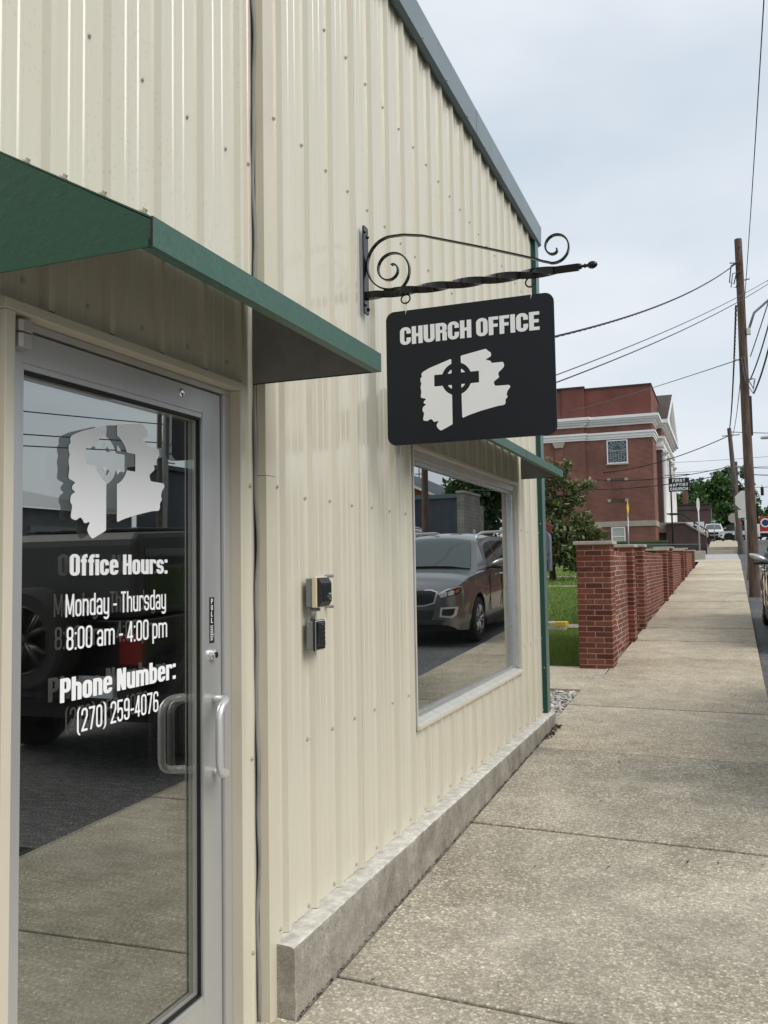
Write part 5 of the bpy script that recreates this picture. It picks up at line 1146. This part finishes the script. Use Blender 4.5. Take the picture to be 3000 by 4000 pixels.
MB().box(11.7, 11.999, 49.601, 50.8, -.4, 3.5).build('block_wall', M_BLOCK, gb); MB().box(12.1, 28, 46.5, 50.8, -.4, 3.7).build('back_mass', M_DKMETAL, gb); MB().box(11.50, 11.598, 47.9, 48.15, -.4, 2.0).build('downpipe', M_WHITE, gb)
MB().box(14.5, 14.62, 46.2, 46.279, -.4, 3.7).build('downpipe', M_DKMETAL, gb)
gh = empty('orange_brick_hall', (27, 72, 1), label='orange brick gabled hall with dark roof and a small cross, reflected in the window', cat='building')
MB().prism([(21.5, .5), (36, .5), (36, 6.2), (28.7, 9.4), (21.5, 6.2)], 'y', 71, 90).build('wall', M_ORB, gh); rf = MB(); rf.add([(20.9, 70.4, 5.95), (28.7, 70.4, 9.55), (28.7, 90.5, 9.55), (20.9, 90.5, 5.95), (36.6, 70.4, 5.95), (36.6, 90.5, 5.95)], [(0, 1, 2, 3), (1, 4, 5, 2)]); rf.build('roof', M_DKMETAL, gh)
MB().add([(20.9, 70.36, 5.75), (20.9, 70.36, 5.98), (28.7, 70.36, 9.58), (28.7, 70.36, 9.35), (36.6, 70.36, 5.98), (36.6, 70.36, 5.75)], [(0, 3, 2, 1), (3, 5, 4, 2)]).build('verge_board', M_WHITE, gh)
x_ = MB(); x_.box(23.95, 24.05, 75, 75.1, 7.2, 8.9); x_.box(23.6, 24.4, 75.0, 75.1, 8.3, 8.4); x_.build('roof_cross', M_STEEL, gh)
db2 = empty('dark_shed', (26, 36, 0), label='dark metal shed across the street reflected in the door', cat='building'); MB().box(22, 23.5, 33.3, 50, -1, 4.55).build('wall', M_DKMETAL, db2); MB().box(21.7, 23.8, 33.0, 50.3, 4.551, 4.75).build('roof', M_DKMETAL, db2)
db3 = empty('pale_roofed_shed', (30, 26, 0), label='gray shed with a pale low roof across the street reflected in the door', cat='building'); MB().box(22, 40, 20, 31.0, -1.2, 2.35).build('wall', mat('shed_grey', (.14, .15, .155), .6, var=(1, .15)), db3)
r_ = MB(); r_.add([(21.6, 19.6, 2.36), (21.6, 31.3, 2.36), (30, 31.3, 4.1), (30, 19.6, 4.1), (40, 31.3, 2.4), (40, 19.6, 2.4)], [(0, 1, 2, 3), (3, 2, 4, 5)]); r_.build('roof', mat('roof_pale', (.50, .51, .50), .5, .2), db3); MB().box(21.9, 21.999, 25, 28.5, -1.2, 1.7).build('roller_door', mat('roller', (.22, .225, .22), .5, var=(1, .1)), db3)
tree((17, 73, .5), 9, clumps(17, 73, 7.4, 4.8, 5, 4.2, 24), 7000, .62, M_LEAF3, M_BARK, 'dark green tree behind the gray garage, reflected in the window', .35)
tree((12.5, 84, 1), 9, clumps(12.5, 84, 6.8, 5, 5, 5.0, 22), 6000, .6, M_LEAF3, M_BARK, 'dark tree at the right of the window reflection', .35)
lw = empty('low_brick_house', (13, 90, 1.5), label='low brick house at the far right of the window reflection', cat='house'); MB().box(10.9, 17, 88.5, 98, 1.0, 3.5).build('wall', M_ORB, lw); MB().prism([(10.5, 3.51), (17.4, 3.51), (14, 5.2)], 'y', 88, 98.5).build('roof', M_ROOF, lw)

# storm drain at the kerb
sdn = empty('storm_drain', (2.15, 3.75, zr(3.75)), label='dark slotted storm drain grate at the kerb reflected in the door', cat='drain grate'); MB().box(1.90, 2.45, 3.2, 4.0, zr(3.6)-.02, zr(3.6)+.012).build('drain_frame', M_BLKP, sdn)
for k in range(7): MB().box(1.94+.07*k, 1.97+.07*k, 3.25, 3.95, zr(3.6)+.0125, zr(3.6)+.022).build('bar', mat('cast_iron', (.05, .04, .035), .7) if k == 0 else bpy.data.materials['cast_iron'], sdn)

# ------------------------------------------------------------------ vehicles
M_TYRE = mat('tyre_rubber', (.018, .018, .018), .8, bmp=(60, .3, .004)); M_RIM = mat('alloy_rim', (.55, .55, .56), .25, .85); M_DARKP = mat('trim_plastic_dark', (.012, .012, .013), .55)
M_SUV = mat('paint_taupe', (.285, .282, .28), .26, .85, coat=1.0, bmp=(400, .02, .001)); M_WPAINT = mat('paint_white', (.72, .72, .72), .3, coat=.6); M_JBLACK = mat('paint_black', (.008, .008, .009), .22, spec=.35); M_JTOP = mat('hardtop_black', (.022, .023, .024), .5, bmp=(200, .1, .002))
M_WSH = mat('windshield_glass', (.07, .092, .088), .04, spec=.9, coat=.5)
M_RIMD = mat('alloy_dark', (.06, .055, .05), .3, .7)
M_LAMP = mat('lamp_glass', (.72, .73, .74), .12, .3, coat=.5); M_CHR2 = mat('chrome_trim', (.80, .80, .79), .28, .55); M_AMBER = mat('amber_lens', (.75, .16, .02), .15); M_REDL = mat('red_lens', (.20, .008, .008), .15); M_LBULB = mat('lamp_dark', (.03, .03, .035), .1, .3, coat=.5)
def mesh_bevel_link(b, name, m, parent, **k): return b.build(name, m, parent, local=True, **k)
def wheel(parent, x, y, r, side, wd=.23, spokes=5, rimm=None, spm=None):
    spm = spm or M_RIM
    w_ = MB(); h = wd/2; w_.lathe([(r*.66, -h), (r*.9, -h), (r*.985, -h*.8), (r, -h*.45), (r, h*.45), (r*.985, h*.8), (r*.9, h), (r*.66, h)], (0, 0, 0), 'x', 36)
    t = mesh_bevel_link(w_, 'wheel', M_TYRE, parent, smooth=True, auto=35); t.location = (x, y, r)
    rm = MB(); s = side; rm.lathe([(r*.67, -h*.9), (r*.67, s*h*.96) if s > 0 else (r*.67, h*.9), (r*.60, s*h*.90), (r*.58, s*h*.2)], (0, 0, 0), 'x', 36); rm.lathe([(r*.58, s*h*.2), (.0, s*h*.15)], (0, 0, 0), 'x', 36)
    d = mesh_bevel_link(rm, 'rim', rimm or M_DARKP, t, smooth=True, auto=35)
    for k in range(spokes):
        for dd in (-.10, .10):
            a = 2*math.pi*k/spokes+dd; b = MB(); c_, s_ = math.cos(a), math.sin(a); c0, s0 = math.cos(2*math.pi*k/spokes), math.sin(2*math.pi*k/spokes)
            p0 = Vector((s*h*.80, c0*r*.12, s0*r*.12)); p1 = Vector((s*h*.93, math.cos(2*math.pi*k/spokes+dd*2.2)*r*.63, math.sin(2*math.pi*k/spokes+dd*2.2)*r*.63))
            b.tube([p0, p1], [r*.075, r*.062], 6); mesh_bevel_link(b, 'spoke', spm, t, smooth=True)
    hb = MB(); hb.lathe([(0, s*h*.98), (r*.10, s*h*.97), (r*.14, s*h*.84), (r*.14, s*h*.3)], (0, 0, 0), 'x', 16); mesh_bevel_link(hb, 'hub', spm, t, smooth=True)
    lp = MB(); ring = [(s*h*.93, math.cos(a)*r*.635, math.sin(a)*r*.635) for a in np.linspace(0, 2*math.pi, 37)]; lp.tube(ring, r*.03, 6, cap=False); mesh_bevel_link(lp, 'rim_lip', spm, t, smooth=True)
    return t
def ip(v, tab): return float(np.interp(v, [a for a, b in tab], [b for a, b in tab]))
def make_suv(label, loc, rx, rz, paint):
    S = empty('parked_suv', loc, rz, label, 'SUV', rx=rx)
    ZT = [(0, .79), (.03, .875), (.08, .94), (.16, .99), (.45, 1.045), (.9, 1.075), (1.2, 1.09), (1.6, 1.10), (4.25, 1.14), (4.55, 1.10), (4.72, 1.0), (4.76, .92)]
    WT = [(0, .60), (.012, .68), (.03, .755), (.06, .815), (.12, .870), (.22, .902), (.42, .922), (.75, .935), (1.5, .945), (4.0, .942), (4.4, .915), (4.62, .85), (4.72, .76), (4.76, .60)]
    ZB = [(0, .34), (.10, .26), (.4, .23), (4.3, .25), (4.65, .30), (4.76, .40)]
    W1, W2, RA = .86, 3.66, .405
    def zb(y):
        z = ip(y, ZB)
        for c in (W1, W2):
            if abs(y-c) < RA: z = max(z, .345+math.sqrt(RA*RA-(y-c)**2))
        return z
    def xp(z): return 1-.055*((z-.66)/.45)**2-(.02 if z < .36 else 0)
    ys = sorted(set([0, .012, .03, .05, .07, .1, .14, .19, .25, .33, .42]+[round(v, 3) for v in np.arange(.5, 4.5, .05)]+[4.5, 4.55, 4.62, 4.68, 4.72, 4.76]+[W1-RA, W1+RA, W2-RA, W2+RA]))
    nr, nh = 12, 9
    def pt(y, j):
        z0, z1, w_ = zb(y), ip(y, ZT), ip(y, WT)
        if j <= nr:
            t = j/nr; z = z0+(z1-.045-z0)*t; x = w_*xp(z)
            crease = .012*math.exp(-((z-.93)/.02)**2)-.012*math.exp(-((z-.52)/.10)**2); x += crease*(w_ > .85)
            fl = 0
            for c in (W1, W2):
                d = math.hypot(y-c, z-.345)
                if d < RA+.10: fl = max(fl, .018*max(0, 1-(d-RA)/.10))
            return (x+fl*(w_ > .8), y, z)
        t = (j-nr)/nh; x0 = w_*xp(z1-.045); x = x0*math.cos(t*math.pi/2)**.9 if t < 1 else 0
        x = x0*(1-t)
        crown = .045*(1-(x/x0)**2.0) if x0 > 0 else 0
        edge = -.045*(x/x0)**8
        return (x, y, z1+crown*.8+edge)
    b = MB(); m = nr+nh+1; vs_ = []
    for y in ys:
        row = [pt(y, j) for j in range(m)]; vs_ += [(-p[0], p[1], p[2]) for p in row]+[row[j] for j in range(m-2, -1, -1)]
    q = 2*m-1; n = len(ys)
    fs = [(i*q+j, i*q+j+1, (i+1)*q+j+1, (i+1)*q+j) for i in range(n-1) for j in range(q-1)]+[tuple(range(q)), tuple(range((n-1)*q, n*q))[::-1]]
    b.add(vs_, fs); body = mesh_bevel_link(b, 'body', paint, S, smooth=True, auto=38)
    # cabin
    RT = [(1.10, 1.085), (1.25, 1.225), (1.45, 1.40), (1.62, 1.53), (1.75, 1.59), (2.0, 1.63), (2.6, 1.655), (3.3, 1.635), (3.9, 1.60), (4.30, 1.54), (4.45, 1.44), (4.58, 1.25), (4.66, 1.10)]
    def xs(z): return .905-(z-1.06)*.42
    cy = sorted(set([a for a, _ in RT]+[round(v, 2) for v in np.arange(1.1, 4.66, .1)])); nc = 8; mc = 2*(nc+6)+1; vs_ = []
    def cpt(y, j):
        zr_ = ip(y, RT); zs = zr_-.07 if zr_ > 1.2 else 1.06+(zr_-1.06)*.4; end = .05*max(0, (y-3.8)/.86)**2+.05*max(0, (1.7-y)/.6)
        if j <= nc: z = 1.05+(zs-1.05)*j/nc; return (xs(z)-end, y, z)
        t = (j-nc)/6; x0 = xs(zs)-end; x = x0*(1-t); return (x, y, zs+(zr_-zs)*(1-(1-t)**2.6) if t < 1 else zr_)
    for y in cy:
        row = [cpt(y, j) for j in range(nc+7)]; vs_ += [(-p[0], p[1], p[2]) for p in row]+row[-2::-1]
    q = 2*(nc+7)-1; n = len(cy); b = MB(); b.add(vs_, [(i*q+j, i*q+j+1, (i+1)*q+j+1, (i+1)*q+j) for i in range(n-1) for j in range(q-1)]+[tuple(range(q)), tuple(range((n-1)*q, n*q))[::-1]])
    mesh_bevel_link(b, 'cabin', paint, S, smooth=True, auto=45)
    def patch(P, f, name, m_, parent=S, rings=(1, .7, .4, .12), both=True, sm=True):
        for sg in ((1, -1) if both else (1,)):
            cx = sum(p[0] for p in P)/len(P); cz = sum(p[1] for p in P)/len(P); k = len(P); vs_ = []
            Q = []
            for i in range(k):
                a, c = P[i], P[(i+1) % k]
                for t in (0, .25, .5, .75): Q.append((a[0]+(c[0]-a[0])*t, a[1]+(c[1]-a[1])*t))
            for r in rings: vs_ += [f(cx+(p[0]-cx)*r, cz+(p[1]-cz)*r, sg) for p in Q]
            k = len(Q); bb = MB(); bb.add(vs_, [(i*k+j, i*k+(j+1) % k, (i+1)*k+(j+1) % k, (i+1)*k+j) for i in range(len(rings)-1) for j in range(k)]+[tuple(range((len(rings)-1)*k, len(rings)*k))])
            mesh_bevel_link(bb, name, m_, parent, smooth=sm)
    # glass
    def wsh(u, v, sg):
        y = 1.13+(v-1.09)/(1.50-1.09)*(1.70-1.13); zr_ = ip(y, RT); x0 = xs(zr_-.07)-.05; return (u, y-.030, zr_+.024-.07*abs(u/x0)**3.2)
    patch([(-.74, 1.10), (.74, 1.10), (.62, 1.485), (-.62, 1.485)], wsh, 'windshield', M_WSH, both=False, rings=(1, .85, .7, .55, .4, .25, .1))
    def side(u, v, sg): 
        end = .05*max(0, (u-3.8)/.86)**2+.05*max(0, (1.7-u)/.6); return (sg*(xs(v)-end+.005), u, v)
    patch([(1.72, 1.13), (2.42, 1.13), (2.42, 1.50), (2.15, 1.49), (1.95, 1.42)], side, 'side_window', M_DKGLASS); patch([(2.50, 1.13), (3.45, 1.14), (3.42, 1.50), (2.50, 1.51)], side, 'side_window', M_DKGLASS); patch([(3.55, 1.16), (4.1, 1.22), (4.12, 1.42), (3.55, 1.48)], side, 'side_window', M_DKGLASS)
    # front
    wi = sorted([(b_, a) for a, b_ in WT[:8]]); zi = sorted([(b_, a) for a, b_ in ZT[:6]])
    def yf(x, z, d=.006): return max(ip(abs(x)/xp(z), wi) if abs(x) > .60 else 0, ip(z, zi) if z > .79 else 0)-d
    def front(d): return lambda u, v, sg: (sg*u, yf(u, v+.05, d), v+.05)
    patch([(-.53, .77), (-.47, .60), (-.30, .555), (0, .545), (.30, .555), (.47, .60), (.53, .77), (.42, .805), (.12, .805), (0, .79), (-.12, .805), (-.42, .805)], front(.010), 'grille_surround', M_CHR2, both=False); patch([(-.495, .762), (-.445, .615), (-.29, .575), (0, .566), (.29, .575), (.445, .615), (.495, .762), (.405, .788), (.12, .788), (0, .775), (-.12, .788), (-.405, .788)], front(.016), 'grille', M_DARKP, both=False)
    for k in range(-9, 10):
        for r in range(4):
            x = k*.046+(r % 2)*.023; z = .675+.036*r
            if abs(x) < .40: mesh_bevel_link(MB().tube([(x-.018, yf(x, z, .020), z), (x, yf(x, z, .024), z+.014), (x+.018, yf(x, z, .020), z), (x, yf(x, z, .024), z-.014), (x-.018, yf(x, z, .020), z)], .0028, 4), 'grille_cell', M_LBULB, S)
    patch([(.545, .745), (.58, .675), (.82, .725), (.893, .81), (.88, .85), (.68, .81)], front(.010), 'headlight', M_LBULB); patch([(.545, .725), (.575, .682), (.665, .700), (.68, .765), (.63, .77)], front(.016), 'headlamp_lens', M_LAMP); patch([(.69, .765), (.685, .71), (.775, .725), (.785, .785), (.74, .79)], front(.016), 'headlamp_lens', M_LAMP); patch([(.80, .79), (.795, .735), (.835, .765), (.855, .815)], front(.015), 'turn_signal', M_AMBER); patch([(.53, .742), (.535, .730), (.66, .785), (.865, .835), (.865, .847), (.66, .805)], front(.018), 'lamp_strip', M_CHR2)
    patch([(-.46, .50), (-.40, .36), (.40, .36), (.46, .50)], front(.008), 'lower_intake', M_DARKP, both=False); patch([(.56, .54), (.54, .40), (.74, .39), (.80, .43), (.83, .55)], front(.010), 'foglamp_chrome', M_CHR2); patch([(.59, .515), (.578, .425), (.72, .418), (.762, .44), (.785, .528)], front(.016), 'foglamp_pod', M_DARKP); patch([(-.62, .355), (-.55, .29), (.55, .29), (.62, .355)], front(.012), 'skid_plate', M_DARKP, both=False)
    for sg in (1, -1):
        for yw in (W1, W2): wheel(S, sg*.835, yw, .345, sg)
        mr_ = MB(); mr_.grid(lambda u, v: (sg*(.93+.10+.115*math.sin(math.pi*u)*math.cos(2*math.pi*v)*1.0-.10*math.cos(math.pi*u)*0+(-.115+.23*u)*0+ .10*(-math.cos(math.pi*u))), 1.74+.075*math.sin(math.pi*u)*math.sin(2*math.pi*v)*.9, 1.165+.075*math.sin(math.pi*u)*math.cos(2*math.pi*v)), 12, 14)
        mi = mesh_bevel_link(mr_, 'wing_mirror', M_RIM if paint == M_SUV else paint, S, smooth=True)
        mesh_bevel_link(MB().box(*(sorted((sg*.89, sg*1.12))), 1.72, 1.80, 1.075, 1.11), 'mirror_base', M_DARKP, S, bevel=.01)
        rl = [(sg*.66, 1.85, 1.55), (sg*.655, 1.95, 1.615), (sg*.65, 2.3, 1.655), (sg*.65, 3.6, 1.66), (sg*.645, 4.0, 1.62), (sg*.645, 4.15, 1.565)]; mesh_bevel_link(MB().tube(rl, .022, 8), 'roof_rail', M_CHR2, S, smooth=True)
        for y in (2.25, 3.25): mesh_bevel_link(MB().tube([(sg*.945, y, .965), (sg*.975, y+.02, .97), (sg*.975, y+.18, .97), (sg*.945, y+.2, .965)], .014, 8), 'door_handle', M_CHROME, S, smooth=True)
        for y in (1.62, 2.47, 3.40): mesh_bevel_link(MB().box(*sorted((sg*.935, sg*.9485)), y, y+.006, .42, 1.06), 'door_seam', M_BLACKG, S)
        mesh_bevel_link(MB().box(*sorted((sg*.80, sg*.93)), 1.36, 3.30, .20, .33), 'sill_cladding', M_DARKP, S, bevel=.02)
        patch([(4.5, .80), (4.70, .80), (4.66, 1.02), (4.45, 1.02)], lambda u, v, s2, sg=sg: (sg*(ip(u, WT)*xp(v)+.008), u, v), 'tail_light', M_REDL, both=False)
    mesh_bevel_link(MB().box(-.72, .72, .30, 4.5, .22, .60), 'underbody', M_BLACKG, S)
    for x in (-.78, .78):
        for yw in (W1, W2): mesh_bevel_link(MB().box(x-.13 if x > 0 else x-.05, x+.05 if x > 0 else x+.13, yw-.38, yw+.38, .30, .74), 'wheel_well', M_BLACKG, S)
    mesh_bevel_link(MB().tube([(.1, 1.5, 1.40), (.1, 1.5, 1.30)], .004, 4), 'charm_string', M_VINYL, S) if 0 else None
    return S
sl13 = math.atan(.042)
suv = make_suv('dark taupe SUV parked nose toward the viewer at the right edge, reflected in the window', (3.06, 12.92, zr(13.0)-.003), sl13, 0, M_SUV)
suv.scale = (1, 1, 1.06)
sub = {M_SUV.name: M_WPAINT}
def place(src, loc, rx, rz, label, group=None, sub=None, ry=0):
    c = copy_tree(src, None, sub); c.location = loc; c.rotation_euler = (rx, ry, rz); c['label'] = label
    if group: c['group'] = group
    return c
place(suv, (.75, 90, 1.88), .03, 0, 'white SUV parked facing the viewer past the church steps', None, sub)
place(suv, (12.6, 41.9, zr(42)), .04, math.pi, 'white SUV parked across the street, its roof reflected in the window', None, sub)
def make_jeep(label, loc, rx, rz, paint, top):
    """boxy four door off-roader, rear at y=0, front at y=4.3"""
    J = empty('parked_jeep', loc, rz, label, 'jeep', rx=rx)
    b = MB(); b.prism([(.10, .62), (.10, 1.16), (3.0, 1.18), (3.02, 1.20), (4.15, 1.13), (4.22, 1.08), (4.22, .66), (3.9, .62)], 'x', -.80, .80); mesh_bevel_link(b, 'body', paint, J, bevel=.04)
    h = MB(); h.prism([(.12, 1.165), (.16, 1.78), (.22, 1.83), (1.75, 1.86), (2.65, 1.80), (3.02, 1.205)], 'x', -.755, .755); hd_ = mesh_bevel_link(h, 'hardtop', top, J, bevel=.05)
    for k in range(5): mesh_bevel_link(MB().box(-.60+.26*k, -.50+.26*k, .4, 2.4, 1.845, 1.872), 'roof_rib', top, J, bevel=.008)
    for s in (1, -1):
        for ya, yb, zt in ((.26, 1.02, 1.70), (1.12, 1.86, 1.70), (1.95, 2.62, 1.68)):
            w_ = MB(); x = s*.757; P = [(ya, 1.24), (yb, 1.24), (yb-(.0 if yb < 2 else .10), zt), (ya, zt)]; w_.prism(P, 'x', *(sorted((x, x+s*.006)))); mesh_bevel_link(w_, 'side_window', M_DKGLASS, J)
        for ya in (1.05, 1.93, 2.85): mesh_bevel_link(MB().box(*sorted((s*.801, s*.806)), ya, ya+.012, .68, 1.15), 'door_seam', M_BLACKG, J)
        for ya in (1.12, 1.98): mesh_bevel_link(MB().box(*sorted((s*.806, s*.83)), ya, ya+.13, 1.03, 1.065), 'door_handle', M_BLKP, J)
        for yw in (.78, 3.72):
            f = MB(); P = [(yw+.56*math.cos(a), .42+.50*math.sin(a)) for a in np.linspace(.05, math.pi-.05, 13)]+[(yw+.47*math.cos(a), .40+.42*math.sin(a)) for a in np.linspace(math.pi-.05, .05, 13)]
            f.prism(P, 'x', *sorted((s*.78, s*.96))); mesh_bevel_link(f, 'fender_flare', M_DARKP if paint == M_JBLACK else M_DARKP, J, bevel=.012)
            wheel(J, s*.80, yw, .40, s, .25, 5, None, M_RIMD); mesh_bevel_link(MB().box(*sorted((s*.3, s*.802)), yw-.46, yw+.46, .35, .86), 'wheel_well', M_BLACKG, J)
        mesh_bevel_link(MB().box(*sorted((s*.66, s*.82)), .055, .14, .82, 1.06), 'tail_light', M_REDL, J, bevel=.015)
        mesh_bevel_link(MB().box(*sorted((s*.83, s*1.03)), 2.60, 2.72, 1.20, 1.38), 'wing_mirror', M_DARKP, J, bevel=.03); mesh_bevel_link(MB().box(*sorted((s*.78, s*.9)), 1.35, 3.1, .42, .50), 'side_step', M_DARKP, J, bevel=.02)
        mesh_bevel_link(MB().lathe([(0, 4.25), (.085, 4.245), (.095, 4.221)], (s*.52, 0, .98), 'y', 16), 'headlight', M_LAMP, J)
    rw = MB().box(-.52, .52, .125, .135, 1.24, 1.68); mesh_bevel_link(rw, 'rear_window', M_DKGLASS, J).rotation_euler = (R_(-3), 0, 0)
    ws = MB(); ws.add([(-.66, 3.0, 1.24), (.66, 3.0, 1.24), (.62, 2.69, 1.76), (-.62, 2.69, 1.76)], [(0, 1, 2, 3)]); o = mesh_bevel_link(ws, 'windshield', M_DKGLASS, J); o.location = (0, .012, .008)
    mesh_bevel_link(MB().box(-.85, .85, -.06, .09, .55, .74), 'rear_bumper', M_DARKP, J, bevel=.03); mesh_bevel_link(MB().box(-.85, .85, 4.223, 4.40, .55, .72), 'front_bumper', M_DARKP, J, bevel=.03); mesh_bevel_link(MB().box(-.7, .7, .3, 4.0, .35, .62), 'underbody', M_BLACKG, J)
    for k in range(7): mesh_bevel_link(MB().box(-.30+.09*k, -.25+.09*k, 4.2205, 4.232, .80, 1.08), 'grille_slot', M_DARKP, J)
    t = wheel(J, 0, 0, .395, 1, .24, 5, None, M_RIMD); t.rotation_euler = (0, 0, R_(-90)); t.location = (.02, -.10, 1.03)
    mesh_bevel_link(MB().box(-.72, -.40, -.078, -.068, .58, .74) if 0 else MB().box(-.70, -.39, -.072, -.062, .60, .76), 'licence_plate', mat('plate_'+paint.name, (.55, .62, .70), .4), J)
    return J
jp = make_jeep('black hardtop jeep parked off the right of the frame, seen reflected in the door', (3.24, 5.40, zr(5.4)), math.atan(.026), 0, M_JBLACK, M_JTOP)
place(jp, (1.6, 128, 2.85), 0, -math.pi/2, 'white jeep with black top standing at the far crossing', None, {M_JBLACK.name: M_WPAINT})
# red box truck and a pale van at the far crossing
M_TRED = mat('truck_red', (.42, .012, .022), .4, coat=.3)
rt = empty('red_box_truck', (10, 132, 2.9), label='red box truck with a round blue emblem at the far crossing', cat='truck')
MB().box(6.45, 13.5, 131, 133.4, 3.75, 6.0).build('cargo_box', M_TRED, rt, bevel=.05); MB().box(6.45, 13.5, 130.985, 130.998, 3.75, 3.95).build('white_skirt', M_WHITE, rt)
MB().box(13.6, 15.6, 131.1, 133.3, 3.4, 5.4).build('cab', M_WHITE, rt, bevel=.2); MB().box(6.6, 15.4, 131.3, 133.1, 3.2, 3.7).build('chassis', M_DARKP, rt)
for x in (8.3, 14.6):
    b = MB(); b.lathe([(.0, -.15), (.40, -.15), (.46, -.08), (.46, .15), (0, .15)], (x, 131.2, 3.38), 'y', 20); b.build('wheel', M_TYRE, rt)
MB().lathe([(0, 0), (.62, 0)], (7.15, 130.975, 5.15), 'y', 28).build('emblem_ring', M_WHITE, rt); MB().lathe([(0, 0), (.44, 0)], (7.15, 130.965, 5.15), 'y', 28).build('emblem_disc', mat('emblem_blue', (.02, .03, .12), .4), rt)
MB().box(8.6, 9.4, 130.97, 130.98, 4.3, 4.8).build('side_panel', M_DARKP, rt); MB().box(8.0, 13, 130.97, 130.98, 5.4, 5.6).build('side_stripe', M_WHITE, rt)
vn = empty('white_van', (4.9, 127, 2.9), label='white van front half hidden behind the near utility pole', cat='van')
MB().prism([(4.2, 3.15), (4.2, 3.9), (4.7, 4.1), (5.15, 4.85), (6.3, 4.9), (6.3, 3.15)], 'y', 128, 129.9).build('body', M_WPAINT, vn, bevel=.08); MB().prism([(4.9, 4.15), (5.25, 4.72), (5.9, 4.72), (5.9, 4.15)], 'y', 127.985, 127.998).build('side_window', M_DKGLASS, vn)
for x in (4.9,):
    b = MB(); b.lathe([(.0, -.1), (.34, -.1), (.34, .1), (0, .1)], (x, 128.05, 3.16), 'y', 18); b.build('wheel', M_TYRE, vn)
dc = place(suv, (1.25, 70.5, 1.42), .03, 0, 'dark SUV half hidden behind the church hand rail') if 0 else None
